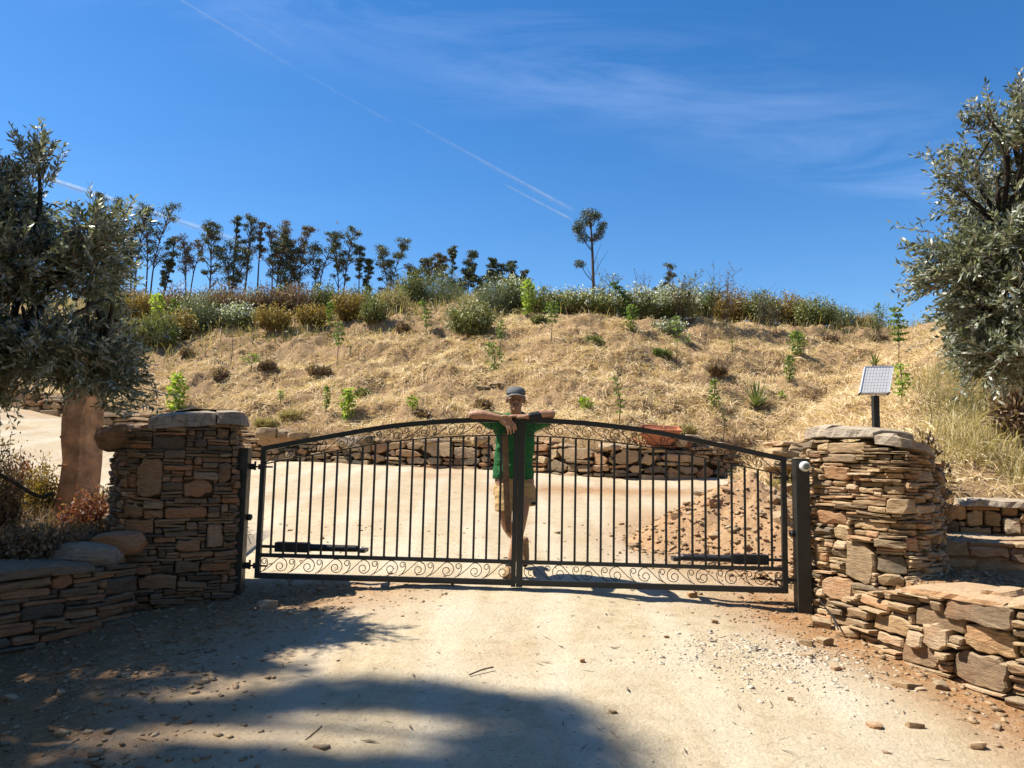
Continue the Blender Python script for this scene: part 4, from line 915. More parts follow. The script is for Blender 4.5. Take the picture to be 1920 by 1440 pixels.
olive('dark dense olive tree at the left edge, crown hanging over the pink post', tb, blL, 51, 5200, [([tb+[0, 0, -.1], f1, f2, P(120, 500, YL)], .11, .03), ([f1, f3, P(10, 400, YL)], .07, .02), ([f1, f4, P(220, 600, YL)], .05, .015), ([f2, P(70, 420, YL), P(72, 300, YL)], .03, .008)], ([f1, f2, f3, f4, P(120, 520, YL), P(20, 430, YL), P(200, 620, YL), P(60, 640, YL)], 110),
      extra=[(P(70, 300, YL), (0, 0, 1), 16, .035), (P(72, 330, YL), (0, 0, 1), 22, .06), (P(10, 345, YL), (.1, 0, 1), 20, .08), (P(205, 715, YL), (1, 0, -.3), 30, .09), (P(205, 640, YL), (1, 0, .1), 16, .08), (P(195, 430, YL), (.8, 0, .8), 14, .08)])
YR = 5.4
blR = [B(1900, 360, YR, 100, 95, .45, 1.2), B(1905, 300, YR, 75, 75, .35, 1.0), B(1890, 400, YR, 85, 90, .45, 1.2), B(1850, 480, YR, 80, 70, .4, 1.1), B(1815, 495, YR, 62, 46, .2, .9), B(1870, 580, YR, 95, 90, .5, 1.4), B(1890, 650, YR, 80, 75, .45, 1.3), B(1960, 520, YR, 110, 230, .6, 1.0), B(1835, 350, YR, 56, 50, .15, .7), B(1915, 230, YR, 40, 45, .2, .8), B(1865, 668, YR-.1, 70, 60, .3, 1)]
tb = np.array([4.15, 5.75, .85]); g1 = np.array([4.1, 5.7, 1.8]); g2 = np.array([3.75, 5.5, 2.3]); g3 = np.array([4.0, 5.6, 2.9])
olive('silvery olive tree at the right edge with open feathery branches', tb, blR, 52, 3000, [([tb+[0, 0, -.1], g1, g3, P(1900, 260, YR)], .09, .02), ([g1, g2, P(1800, 500, YR)], .05, .014), ([g3, P(1870, 420, YR), P(1790, 350, YR)], .03, .008)], ([g1, g2, g3, P(1880, 420, YR), P(1860, 560, YR)], 70),
      extra=[(P(1755, 525, YR), (-1, 0, .1), 14, .04), (P(1775, 480, YR), (-1, 0, .3), 18, .06), (P(1785, 515, YR), (-1, 0, 0), 14, .05), (P(1800, 325, YR), (-.8, 0, .6), 14, .05), (P(1815, 375, YR), (-.7, 0, .3), 20, .06), (P(1830, 340, YR), (-.7, 0, .5), 14, .06), (P(1908, 190, YR), (.2, 0, 1), 14, .05), (P(1850, 240, YR), (-.4, 0, 1), 16, .06), (P(1815, 570, YR), (-.8, 0, -.3), 16, .07)], gap=-.05)

# trees outside the picture on the left, whose crowns shade the left of the drive
SH = [  # ground spot on the drive (u, v), crown height above it along the sun, blob radii
    ]
def shade_tree(label, base, spots, seed, lsz=.16, n_=900, dk=1.0, name='tall_tree'):
    rs = np.random.RandomState(seed); r = thing(name, label, 'tree', base, 'shade trees left of the drive'); Q = []; mb = MB(); ctr = []
    for (u, v, dist, ru, ry, w_) in spots:
        q = hit(u, v, 2.2) if not isinstance(u, float) else np.array([u, v, T(u, v)]); dist = dist*dk; c = q+SUN*dist; ctr.append(c); n = int(n_*w_)
        e1 = unit(np.cross(SUN, [0, 1.0, 0])); e2 = np.cross(e1, SUN)
        dd = np.clip(rs.normal(0, .52, (n, 3)), -1.3, 1.3); pts = c+dd[:, :1]*e1*ru+dd[:, 1:2]*e2*ry+dd[:, 2:]*SUN*min(ru, .9)
        Q.append(leaves(pts, rs.normal(size=(n, 3))-np.array([0, 0, .6]), rs.uniform(.6, 1.3, n)*lsz, rs.uniform(.6, 1.2, n)*lsz*.36, rs))
    base = np.asarray(base, float); tops = np.array(ctr); hub = np.array([base[0], base[1], tops[:, 2].min()-1.8])
    V, F = tube(smooth_path([base-[0, 0, .3], (base+hub)/2+[.1, .1, 0], hub], 6), np.linspace(.16, .1, 13), 8); mb.add(V, F)
    for c in tops: V, F = tube(smooth_path([hub, (hub+c)/2+rs.normal(0, .2, 3), c], 5), np.linspace(.07, .02, 11), 6); mb.add(V, F)
    mb.build('trunk', M['eucbark'], r, True); Q = np.concatenate(Q); mkq('crown', Q, M['euc'], r, rs.rand(len(Q)))
shade_tree('tall tree outside the left edge whose crown shades the near driveway', (-15, 5.6, .2), [(620, 1300, 12.4, .34, .20, 1.0), (760, 1305, 12.5, .34, .17, 1.0), (900, 1320, 12.5, .32, .17, 1.0), (1010, 1345, 12.5, .26, .15, .8), (470, 1325, 12.2, .22, .13, .5), (1080, 1400, 12.4, .22, .13, .7),
    (960, 1400, 12.4, .24, .12, .6), (1000, 1455, 12.4, .42, .14, 1.3), (800, 1450, 12.4, .40, .11, 1.2), (600, 1440, 12.4, .38, .10, 1.1), (420, 1425, 12.2, .30, .08, .8), (250, 1440, 12.2, .34, .06, .5), (700, 1500, 12.4, .7, .14, 2), (300, 1345, 11.5, .22, .09, .5), (150, 1330, 11.5, .26, .12, .8)], 61, .14, 800, 1.7)
shade_tree('second tree outside the left edge that darkens the left wall and pier', (-8.6, 6.4, .8), [(120, 1230, 8.4, .62, .30, 1.7), (330, 1210, 8.2, .48, .25, 1.4), (40, 1150, 8.0, .6, .35, 1.6), (330, 1130, 7.8, .42, .22, 1.0), (500, 1200, 8.2, .30, .17, 1.0), (420, 1250, 8.2, .34, .15, .9), (150, 1060, 7.5, .6, .3, 1.6), (60, 1290, 8.2, .4, .14, .8), (250, 1290, 8.2, .34, .12, .7), (540, 1130, 7.8, .16, .10, .35)], 62, .11, 1050, 1.15)

def sky_block_tree(lab, x, y, h, rad, seed):  # unseen tree, added to block sky light and deepen the shade
    rs = np.random.RandomState(seed); z = T(x, y); r = thing('tall_tree', lab, 'tree', (x, y, z), 'trees shading the approach'); mb = MB(); top = np.array([x, y, z+h]); Q = []
    V, F = tube(smooth_path([np.array([x, y, z-.3]), np.array([x+.2, y, z+h*.5]), top], 6), np.linspace(.2, .05, 13), 8); mb.add(V, F)
    for k in range(16):
        a = 2.4*k; f = .3+.65*k/16; c = np.array([x+rad*.65*math.cos(a)*(1.1-f*.5), y+rad*.65*math.sin(a)*(1.1-f*.5), z+h*f+.5]); V, F = tube(smooth_path([np.array([x+.1, y, z+h*f*.8]), c], 4), np.linspace(.06, .02, 5), 5); mb.add(V, F)
        n = 260; g = unit(rs.normal(size=(n, 3)))*(rs.rand(n, 1)**.5)*rad*.52; Q.append(leaves(c+g, rs.normal(size=(n, 3))-[0, 0, .4], rs.uniform(.25, .45, n), rs.uniform(.12, .2, n), rs))
    mb.build('trunk', M['eucbark'], r, True); Q = np.concatenate(Q); mkq('crown', Q, M['euc_brown'], r, rs.rand(len(Q)))
for i, (x, y, h, rad) in enumerate([(-6.2, -.6, 8, 2.8), (-2.8, -4.2, 9, 3.2), (1.2, -5.6, 9, 3.2), (5.2, -5.2, 8.5, 3.0), (-9.5, 1.6, 9, 2.9), (-1.0, -9.5, 11, 3.8), (-7.2, 8.2-4.6, 5.6, 1.7)]):
    sky_block_tree(['tree left of the camera, behind it', 'tree close behind the camera, left', 'tree close behind the camera', 'tree behind the camera, to the right', 'tree far out to the left of the drive', 'tallest tree well behind the camera', 'small tree just outside the left edge near the wall'][i], x, y, h, rad, 620+i)

# ------------------------------------------------------------------ eucalyptus row on the far ridge
def euc(i, u, vt, vb, wpx, dens, lab, Ye, lean=0, brown=0, stems=1, tufts=None):
    rs = np.random.RandomState(700+i); base = P(u, vb, Ye); zt = T(base[0], base[1]); s_ = Ye/FPX; H = (vb-vt)*s_; Wd = wpx*s_/2*1.22
    base = np.array([base[0], base[1], min(base[2], zt)-.3]); r = thing('eucalyptus_tree', lab, 'tree', base, 'eucalyptus trees on the ridge'); mb = MB(); Q = []
    H = P(u, vt, Ye)[2]-base[2]; hub0 = base
    for s in range(stems):
        off = (s-(stems-1)/2)*Wd*.7/max(1, stems-1)*2 if stems > 1 else 0
        top = base+np.array([off+lean*s_, rs.uniform(-.5, .5)*Wd, H*(1 if s == stems//2 else rs.uniform(.72, .97))]); mid = (base+top)/2+np.array([rs.uniform(-.12, .12)*Wd-off*.15, 0, 0])
        tp_ = smooth_path([base+[off*.15, 0, 0], mid, top], 6); V, F = tube(tp_, np.linspace(.0125, .004, len(tp_))*H*(.75 if stems > 1 else 1), 5, False); mb.add(V, F)
        nb = int((17+24*dens)/(stems**.5)); lo = .60-.46*dens
        for k in range(nb):
            f = lo+(1-lo)*((k+.5+rs.uniform(-.5, .5))/nb)**.72; f = min(max(f, .05), .99); p0 = tp_[int(f*(len(tp_)-1))]; a = rs.uniform(0, 6.28)
            g_ = max(0, (f-lo)/(1-lo)); env = rs.uniform(.35, 1.2)*(.42+.58*math.sin(math.pi*min(.97, g_*.62+.25)))/(stems**.35)
            e = p0+np.array([math.cos(a)*Wd*env*rs.uniform(.35, 1.0), math.sin(a)*Wd*env*.9, H*rs.uniform(.02, .09)])
            if e[2] > base[2]+H*.975: e[2] = base[2]+H*.975
            V, F = tube(smooth_path([p0-[0, 0, H*.04], (p0+e)/2-[0, 0, H*.01], e], 3), np.linspace(.006, .0022, 7)*H, 4, False); mb.add(V, F)
            n = int(rs.uniform(35, 190)); cr_ = Wd*rs.uniform(.12, .44)*(.8 if stems > 1 else 1)+.012*H
            g = unit(rs.normal(size=(n, 3)))*(rs.rand(n, 1)**.7)*np.array([cr_*1.2, cr_, cr_*.7]); pts = e+g+np.array([0, 0, cr_*.2])
            Q.append(leaves(pts, rs.normal(size=(n, 3))*.7-np.array([0, 0, .55]), rs.uniform(.6, 1.3, n)*.0024*Ye, rs.uniform(.7, 1.2, n)*.0011*Ye, rs))
    mb.build('trunk', M['eucbark'], r, True); Q = np.concatenate(Q); mkq('crown', Q, M['euc_brown' if brown else 'euc'], r, rs.rand(len(Q)))
E = [(150, 372, 545, 44, .35, 'thin eucalyptus showing through the left olive crown, leftmost of the row', 0, 0, 2), (180, 365, 545, 30, .3, 'slim eucalyptus with a small top tuft, behind the olive crown', 0, 0, 1), (213, 371, 545, 62, .6, 'broad topped eucalyptus rising above the left olive, full rounded head', 0, 0, 3), (248, 384, 545, 40, .45, 'eucalyptus half hidden behind the right flank of the olive', 0, 0, 2),
     (277, 387, 545, 60, .42, 'tall eucalyptus with drooping right side, first one clear of the olive', 14, 0, 2), (303, 445, 545, 34, .2, 'leaning thin eucalyptus with sparse head, right of the drooping one', 18, 0, 1), (304, 488, 548, 20, .5, 'small low eucalyptus between two tall ones near the left', 8, 0, 1),
     (352, 424, 538, 52, .35, 'two stemmed open eucalyptus standing alone with sky on both sides', 12, 1, 2), (393, 421, 536, 46, .8, 'dense eucalyptus leafy down to the ground, thin spike on top', 0, 0, 1), (432, 455, 536, 58, .75, 'spreading eucalyptus with fan of stems under a rounded head', 0, 0, 3),
     (437, 403, 500, 16, .12, 'slender eucalyptus with one small tuft above the fan shaped one', 0, 0, 1), (458, 404, 536, 34, .4, 'tall slim eucalyptus, tuft at the top and leaves along the stem', 6, 0, 1), (483, 416, 536, 15, .1, 'almost bare thin eucalyptus pole with brownish wisps on top', 0, 1, 1), (512, 416, 540, 42, .55, 'pale brown topped eucalyptus with dark lower foliage', 0, 1, 2),
     (535, 432, 545, 56, .9, 'heavy dark eucalyptus clump in the middle of the row', 0, 0, 3), (557, 428, 542, 44, .7, 'bronze tinted bushy eucalyptus joined to the heavy clump', 0, 1, 2), (590, 432, 540, 58, .5, 'eucalyptus leaning right with broad head and long bare stem', 14, 0, 2), (640, 428, 540, 46, .6, 'tall eucalyptus with narrow top and dark mass at its foot', 0, 0, 2),
     (672, 463, 540, 18, .2, 'thin short eucalyptus with tiny tuft, right of the narrow topped tree', 0, 0, 1), (687, 486, 545, 18, .7, 'small spindle shaped eucalyptus like a cypress', 2, 0, 1), (733, 446, 546, 54, .9, 'dark forked eucalyptus standing apart left of centre', 0, 0, 2),
     (783, 488, 536, 36, .9, 'low dense eucalyptus beginning the lower group', 0, 0, 2), (810, 476, 530, 26, .5, 'brownish low eucalyptus with pale twiggy top', 0, 1, 2), (828, 480, 530, 24, .5, 'thin brownish eucalyptus beside a bare pole', 0, 1, 1), (846, 460, 530, 17, .14, 'lollipop shaped eucalyptus with one round tuft on a thin stem', 0, 0, 1), (874, 472, 530, 26, .35, 'leaning eucalyptus with two round tufts', 10, 0, 1),
     (860, 508, 535, 40, .9, 'low bushy eucalyptus filling between the two tufted ones', 0, 0, 2), (905, 508, 540, 40, .9, 'squat dark eucalyptus at the foot of the lower group', 0, 0, 2), (922, 487, 530, 22, .25, 'small eucalyptus with flat tuft, left of a similar pair', 0, 0, 1), (938, 498, 535, 24, .6, 'middle bushy eucalyptus of the last low group', 0, 0, 1), (957, 489, 535, 22, .3, 'umbrella topped small eucalyptus near the end of the row', 0, 0, 1), (972, 508, 540, 30, .85, 'rounded dark eucalyptus, last of the row towards the right', 0, 0, 2),
     (1240, 497, 545, 36, .95, 'round dark tree crown behind the white flowered crest'  , 0, 0, 2)]
for i, (u, vt, vb, wp, de, lab, lean, br, stn) in enumerate(E): euc(i, u, vt, vb+12, wp, de, lab, 62 if u < 760 else 74 if u < 1000 else 45, lean, br, stn)
# the lone tall one right of centre, built tuft by tuft
Ye = 40; r = thing('eucalyptus_tree', 'lone tall eucalyptus standing by itself on the crest right of centre', 'tree', P(1113, 545, Ye), 'eucalyptus trees on the ridge'); rs = np.random.RandomState(5); mb = MB(); Q = []
tk = smooth_path([P(1113, 552, Ye), P(1111, 480, Ye), P(1109, 440, Ye), P(1107, 405, Ye)], 6); V, F = tube(tk, np.linspace(.085, .03, len(tk)), 6); mb.add(V, F)
for (u, v, rx, ry, u0_, v0_, n_) in [(1105, 402, 17, 11, 1108, 430, 420), (1090, 418, 12, 9, 1108, 450, 220), (1119, 405, 10, 9, 1109, 425, 200), (1086, 432, 14, 10, 1108, 466, 260), (1093, 446, 12, 8, 1109, 470, 200), (1080, 426, 8, 9, 1100, 450, 130), (1127, 428, 9, 13, 1110, 455, 230), (1120, 443, 12, 7, 1110, 460, 200), (1105, 417, 9, 7, 1108, 430, 160), (1087, 494, 10, 7, 1112, 528, 200), (1133, 420, 5, 6, 1112, 450, 70), (1110, 448, 6, 4, 1110, 455, 70)]:
    c = P(u, v, Ye+rs.uniform(-.4, .4)); s_ = Ye/FPX; n = int(n_*1.9); g = unit(rs.normal(size=(n, 3)))*(rs.rand(n, 1)**.4)*np.array([rx*s_*1.12, rx*s_, ry*s_*1.12])
    Q.append(leaves(c+g, rs.normal(size=(n, 3))*.7-np.array([0, 0, .6]), rs.uniform(.7, 1.3, n)*.10, rs.uniform(.6, 1.2, n)*.045, rs)); p0 = P(u0_, v0_, Ye)
    V, F = tube(smooth_path([p0, (p0+c)/2-[0, 0, .1], c], 4), np.linspace(.03, .012, 9), 4, False); mb.add(V, F)
for (a_, b2) in (((1112, 520), (1140, 470)), ((1112, 500), (1128, 455)), ((1113, 530), (1098, 500))): V, F = tube([P(*a_, Ye), P((a_[0]+b2[0])/2, (a_[1]+b2[1])/2-3, Ye), P(*b2, Ye)], [.02, .014, .006], 4, False); mb.add(V, F)
mb.build('trunk', M['eucbark'], r, True); Q = np.concatenate(Q); mkq('crown', Q, M['euc'], r, rs.rand(len(Q)))

# ------------------------------------------------------------------ scrub on the crest: every bush a thing
def bush(u, vb, wpx, hpx, kind, lab, flowers=0, dens=1.0, seed=0, name='bush', cat='bush', group='bushes along the crest', Yf=None):
    rs = np.random.RandomState(900+seed); b = hit(u, vb, 9.5) if Yf is None else np.array([*P(u, vb, Yf)[:2], T(*P(u, vb, Yf)[:2])]); s_ = b[1]/FPX; W_ = wpx*s_/2; H = min(max(P(u, vb-hpx*(.82 if u > 1000 else .95), b[1])[2]-b[2], .12), 3)
    r = thing(name, lab, cat, b, group); n = int(min(7000, (700+W_*H*7000)*dens)); ns = int(30+n/20); nl = 20
    a = rs.uniform(0, 6.28, ns); ro = np.sqrt(rs.rand(ns))*.75; p0 = b+np.stack([np.cos(a)*ro*W_*.6, np.sin(a)*ro*W_*.5, -.03+0*a], 1)
    tip = b+np.stack([np.cos(a)*ro*W_*1.35, np.sin(a)*ro*W_*.9, H*(1.05-.7*ro**2)*rs.uniform(.35, 1.0, ns)*(1+.35*fbm(a*1.5, ro*4, seed))], 1)
    t = rs.uniform(.15, 1, (ns, nl)); pts = (p0[:, None]*(1-t[..., None])+tip[:, None]*t[..., None]).reshape(-1, 3)+rs.normal(0, .035, (ns*nl, 3)); pts = pts[rs.permutation(len(pts))[:n]]
    up_ = rs.normal(0, .6, (len(pts), 3))+np.array([0, 0, .7]); lz = (.085 if kind not in ('grey', 'drygrass') else .11)*(.5 if name == 'thicket' else 1)
    Q = leaves(pts, up_, rs.uniform(.6, 1.3, len(pts))*lz, rs.uniform(.7, 1.2, len(pts))*lz*(.42 if kind not in ('grey', 'drygrass') else .13), rs)
    f = mkq('foliage', Q, M[kind], r, np.clip(rs.rand(len(Q))*.8+.2*(pts[:, 2]-b[2])/H, 0, 1)); kk = slice(0, 40); sticks(p0[kk], tip[kk], .005, .002, M['stem'], 'stems', r)
    if flowers:
        flowers = int(flowers*2.2)
        k = rs.choice(ns, flowers) if ns else []; fp = tip[k]+rs.normal(0, .05, (flowers, 3)); fp[:, 2] += .02
        Qf = leaves(fp, rs.normal(size=(flowers, 3)), rs.uniform(.035, .07, flowers), rs.uniform(.035, .06, flowers), rs); tag(mkq('blossom', Qf, M['flower'], r, rs.rand(flowers)), kind='stuff')
    return r
BU = [(205, 600, 80, 60, 'dull', 'dull bush showing through the right side of the left olive', 0), (230, 570, 90, 34, 'rust', 'rusty scrub on the skyline touching the left olive crown', 0), (265, 600, 70, 56, 'gold', 'yellow green bush just clear of the left olive, high on the crest', 0), (255, 655, 60, 60, 'dull', 'low olive green bush on the crest beside the left olive crown', 0), (300, 650, 70, 70, 'dull', 'dark green bush behind the leftmost bright sapling', 0), (335, 640, 60, 62, 'gold', 'mixed yellowish bush right of the leftmost sapling', 40), (372, 622, 80, 78, 'grey', 'grey green feathery bush on the left crest', 60),
      (445, 612, 78, 42, 'grey', 'low white flowering bush on the left crest, below a lime sapling', 330), (412, 598, 60, 60, 'dull', 'dull green bush behind the white flowering one on the left', 20), (512, 618, 70, 50, 'gold', 'golden yellow bush next to the white flowers on the left', 0), (470, 590, 60, 56, 'grey', 'tall grey green weed bush above the golden bush', 20), (540, 585, 70, 50, 'rust', 'brown bush just right of and above the golden bush', 0),
      (585, 610, 66, 42, 'gold', 'yellow brown bush in the hollow left of the twin saplings', 0), (610, 585, 60, 55, 'dull', 'green brown bush behind the yellow brown one', 0), (655, 600, 70, 60, 'gold', 'ochre and green bush behind the twin saplings', 0), (700, 605, 50, 50, 'dull', 'green brown bush with dark foot, right of the twin saplings', 0), (735, 590, 60, 60, 'drygrass', 'straw coloured grassy clump on the crest, left of centre', 0),
      (770, 575, 60, 70, 'dull', 'upright olive green broom left of the big round bush', 0), (820, 575, 100, 85, 'grey', 'tall wispy green broom above the big round bush', 20), (882, 628, 92, 66, 'dull', 'big round dark green bush bulging over the straw, left of centre', 60), (930, 590, 80, 80, 'grey', 'wispy grey green broom right of the big round bush', 40), (965, 580, 80, 60, 'dull', 'white flowering bush left of the lime sapling at the centre', 260),
      (1020, 582, 70, 50, 'dull', 'dark leafy bush right of the lime sapling at the centre', 60), (1075, 585, 90, 52, 'dull', 'wide flowering bush on the crest below the lone eucalyptus, left part', 180), (1130, 590, 80, 58, 'dull', 'flowering bush on the crest under the lone eucalyptus, right part', 180), (1195, 600, 90, 70, 'dull', 'dense white flowering bush just right of the leaning sapling', 420), (1255, 600, 100, 74, 'dull', 'largest white flowering bush on the right crest', 620), (1315, 585, 80, 56, 'dull', 'white flowering bush falling off to the right of the largest', 300),
      (1255, 628, 60, 34, 'grey', 'small low white flowering bush in front of the largest one', 90), (1370, 578, 80, 46, 'gold', 'brownish green bush right of the white flowering ones', 20), (1425, 582, 80, 44, 'dull', 'olive green bush midway down the right crest', 10), (1480, 592, 70, 50, 'gold', 'yellowish bush on the right crest', 0), (1530, 606, 80, 58, 'dull', 'dark green bush near the right end of the crest scrub', 0), (1575, 612, 60, 48, 'grey', 'last green bush at the right end of the crest scrub', 20), (1620, 612, 50, 30, 'drygrass', 'pale dry grass clump at the right end of the crest', 0),
      (560, 560, 90, 30, 'rust', 'long rust brown scrub patch on the skyline, left of centre', 0), (430, 560, 120, 32, 'rust', 'rust brown scrub patch on the skyline under the fan shaped eucalyptus', 0), (330, 556, 90, 24, 'rust', 'dark rusty scrub on the skyline near the left olive', 0), (680, 560, 100, 26, 'dull', 'low green scrub on the skyline under the forked eucalyptus', 0), (498, 556, 60, 26, 'rust', 'rust brown scrub on the skyline beneath the brown topped eucalyptus', 0)]
for i, (u, vb, wp, hp, kd, lab, fl) in enumerate(BU): bush(u, vb, wp*1.12, hp*1.08, kd, lab, fl, 1.0 if vb > 565 else .7, i)
# airy twiggy shrubs standing out against the sky
def twiggy(u, vb, wpx, hpx, kind, lab, seed, leafn=300, Yk=21.0):
    rs = np.random.RandomState(1500+seed); b = P(u, vb, Yk); hpx = hpx+(b[2]-T(b[0], Yk))/Yk*FPX; b[2] = T(b[0], Yk); s_ = Yk/FPX; W_ = wpx*s_/2; H = hpx*s_; r = thing('twiggy_shrub', lab, 'shrub', b, 'airy shrubs against the sky'); n = 13
    a = b+np.stack([rs.normal(0, .05, n), rs.normal(0, .05, n), 0*rs.rand(n)], 1); e = b+np.stack([rs.uniform(-1, 1, n)*W_, rs.uniform(-1, 1, n)*W_*.6, H*rs.uniform(.45, 1, n)], 1)
    k = rs.choice(n, 90); t = rs.uniform(.35, .95, 90)[:, None]; a2 = a[k]*(1-t)+e[k]*t; e2 = a2+rs.normal(0, .16, (90, 3))*np.array([1, .8, .8])+np.array([0, 0, .13])
    sticks(np.concatenate([a, a2]), np.concatenate([e, e2]), .005, .002, M['stem'], 'stems', r); pts = a2[rs.choice(90, leafn)]*.4+e2[rs.choice(90, leafn)]*0; kk = rs.choice(90, leafn); tt = rs.rand(leafn, 1); pts = a2[kk]*(1-tt)+e2[kk]*tt
    mkq('foliage', leaves(pts, rs.normal(size=(leafn, 3)), rs.uniform(.04, .09, leafn), rs.uniform(.02, .035, leafn), rs), M[kind], r, rs.rand(leafn))
twiggy(1140, 560, 60, 72, 'grey', 'airy pale shrub just right of the lone eucalyptus', 1, 420); twiggy(1275, 545, 60, 66, 'rust', 'reddish bare twiggy shrub right of the round dark crown', 2, 160); twiggy(1360, 555, 80, 64, 'rust', 'wide reddish twiggy shrub on the right skyline', 3, 260)
twiggy(1330, 552, 26, 66, 'green', 'upright leafy green shrub in front of the reddish twiggy one', 4, 300); twiggy(1425, 570, 30, 38, 'grey', 'small airy shrub on the descending right skyline', 5, 120); twiggy(1450, 575, 30, 30, 'drygrass', 'pale grass heads shrub on the right skyline', 7, 60); twiggy(1290, 548, 50, 44, 'dull', 'dull green bushy shrub under the reddish bare twigs', 8, 700); twiggy(1645, 610, 30, 45, 'green', 'small green shrub on the skyline near the right end', 9, 160); twiggy(1210, 550, 40, 50, 'rust', 'faint bare shrub left of the round dark crown', 10, 40)

# ------------------------------------------------------------------ saplings on the slope
def sapling(u, vb, hpx, wpx, kind, lab, f0=.3, n=120, lz=.06, seed=0, lean=0):
    rs = np.random.RandomState(1200+seed); b = hit(u, vb, 9.5); s_ = b[1]/FPX; H = max(.12, P(u, vb-hpx, b[1])[2]-b[2]); W_ = wpx*s_/2; r = thing('sapling', lab, 'sapling', b, 'saplings planted on the slope')
    st_ = smooth_path([b-[0, 0, .05], b+[.02, 0, H*.5], b+[lean*s_, 0, H]], 5); V, F = tube(st_, np.linspace(.012, .005, len(st_)), 5); mk('stem', V, F, M['stem'], r, .5, True)
    t = rs.uniform(f0, 1, n); k = np.clip((t*(len(st_)-1)).astype(int), 0, len(st_)-1); env = (.45+.55*np.sin(np.pi*np.clip((t-f0)/(1-f0), .05, .95)))*(.55+.45*np.sin(t*17+seed)**2)
    a = rs.uniform(0, 6.28, n); off = np.stack([np.cos(a), np.sin(a), 0*a], 1)*(W_*env*rs.uniform(.2, 1, n))[:, None]; pts = st_[k]+off; d = off/(W_+1e-6)+rs.normal(0, .4, (n, 3))-np.array([0, 0, .15])
    mkq('foliage', leaves(pts, d, rs.uniform(.6, 1.25, n)*lz, rs.uniform(.5, .8, n)*lz, rs), M[kind], r, rs.rand(n))
    m_ = rs.choice(n, min(n, 26)); sticks(st_[k][m_], pts[m_], .004, .002, M['stem'], 'shoots', r)
SP = [(328, 774, 78, 40, 'lime', 'bright lime sapling right behind the left pier', .05, 230, .10, 0), (322, 656, 40, 22, 'green', 'small bushy sapling halfway up the slope at the left', .3, 110, .06, 0), (292, 630, 84, 34, 'lime', 'leftmost tall lime sapling on the crest', .45, 150, .10, 0), (322, 628, 72, 28, 'green', 'mid green sapling right next to the leftmost lime one', .2, 190, .07, 0),
      (443, 612, 44, 20, 'lime', 'lime sapling rising out of the white flowers on the left', .3, 90, .08, 0), (522, 582, 52, 16, 'lime', 'narrow lime sapling on the crest above the golden bush', .15, 110, .08, 0), (617, 625, 62, 20, 'green', 'left one of the twin saplings on the upper slope', .35, 120, .07, 0), (631, 690, 92, 22, 'green', 'right one of the twin saplings, longer bare stem', .5, 110, .07, 0), (798, 628, 68, 22, 'green', 'slim green sapling left of the big round bush', .3, 110, .07, -10),
      (755, 578, 44, 18, 'green', 'short leafy sapling in the crest scrub left of centre', .3, 80, .07, 0), (610, 778, 58, 14, 'green', 'thin upright sapling left of the lime pair low on the slope', .3, 80, .06, 0), (650, 790, 64, 32, 'lime', 'leafy lime sapling low on the slope above the left gate leaf', .12, 170, .09, 0), (772, 775, 34, 18, 'lime', 'very small lime sapling low on the slope', .4, 36, .08, 0),
      (925, 700, 62, 42, 'green', 'straggly green sapling in the middle of the slope', .15, 130, .07, -8), (937, 665, 70, 22, 'green', 'thin stemmed sapling just above the straggly one', .5, 80, .06, 0), (989, 590, 70, 32, 'lime', 'bright lime sapling on the crest just right of the centre', .15, 190, .10, 0), (1033, 642, 82, 34, 'green', 'sapling with bare straight stem and flat green head, centre crest', .55, 140, .07, 0), (1170, 600, 76, 30, 'green', 'leafy sapling leaning left on the crest, left of the white bushes', .08, 240, .09, -24),
      (1182, 618, 50, 30, 'green', 'dark lower sapling at the foot of the leaning one', .1, 160, .07, 0), (1268, 690, 105, 26, 'green', 'tall thin sapling with sparse leaves below the largest white bush', .55, 70, .06, 0), (1095, 775, 32, 28, 'lime', 'low two leaved lime sapling right of the man', .3, 34, .11, 0), (1160, 800, 100, 20, 'green', 'wispy thin sapling low on the slope right of the man', .35, 90, .05, -10), (1338, 770, 62, 22, 'green', 'thin leafy sapling left of the yucca', .15, 130, .06, 0),
      (1356, 825, 75, 10, 'dull', 'bare stemmed sapling just right of the wheelbarrow', .5, 36, .05, -8), (1494, 668, 50, 40, 'green', 'bushy green sapling with dark shadow on the right slope', .2, 260, .07, 0), (1480, 715, 52, 24, 'green', 'smaller sapling just below the bushy one on the right slope', .15, 130, .06, 0), (1372, 665, 30, 8, 'green', 'tiny sapling in the straw right of centre', .3, 24, .05, 0), (1685, 680, 110, 34, 'green', 'tall green sapling on the right crest left of the right olive', .42, 240, .07, -4),
      (1648, 612, 46, 22, 'green', 'small leafy sapling on the right skyline', .3, 90, .07, 0), (1690, 760, 84, 46, 'lime', 'spindly yellow green sapling directly behind the solar panel', .3, 120, .06, 0), (655, 668, 24, 8, 'dull', 'tiny wilted sapling on the left slope', .3, 20, .05, 0), (432, 690, 74, 10, 'rust', 'dead brown stem of a sapling on the left slope', .4, 26, .05, 0), (470, 700, 40, 50, 'green', 'low spreading sapling with ferny leaves on the left slope', .5, 70, .06, 4), (524, 762, 30, 12, 'green', 'tiny dark green sapling low on the left slope', .5, 20, .07, 0), (1230, 668, 16, 22, 'green', 'small dark green tuft of a sapling in a hollow', .1, 70, .06, 0), (1465, 752, 20, 14, 'lime', 'very small yellowish sapling right of the yucca', .3, 26, .06, 0)]
for i, s_ in enumerate(SP): sapling(s_[0], s_[1], s_[2], s_[3], s_[4], s_[5], s_[6], int(s_[7]*1.7), s_[8]*.98, i, s_[9])
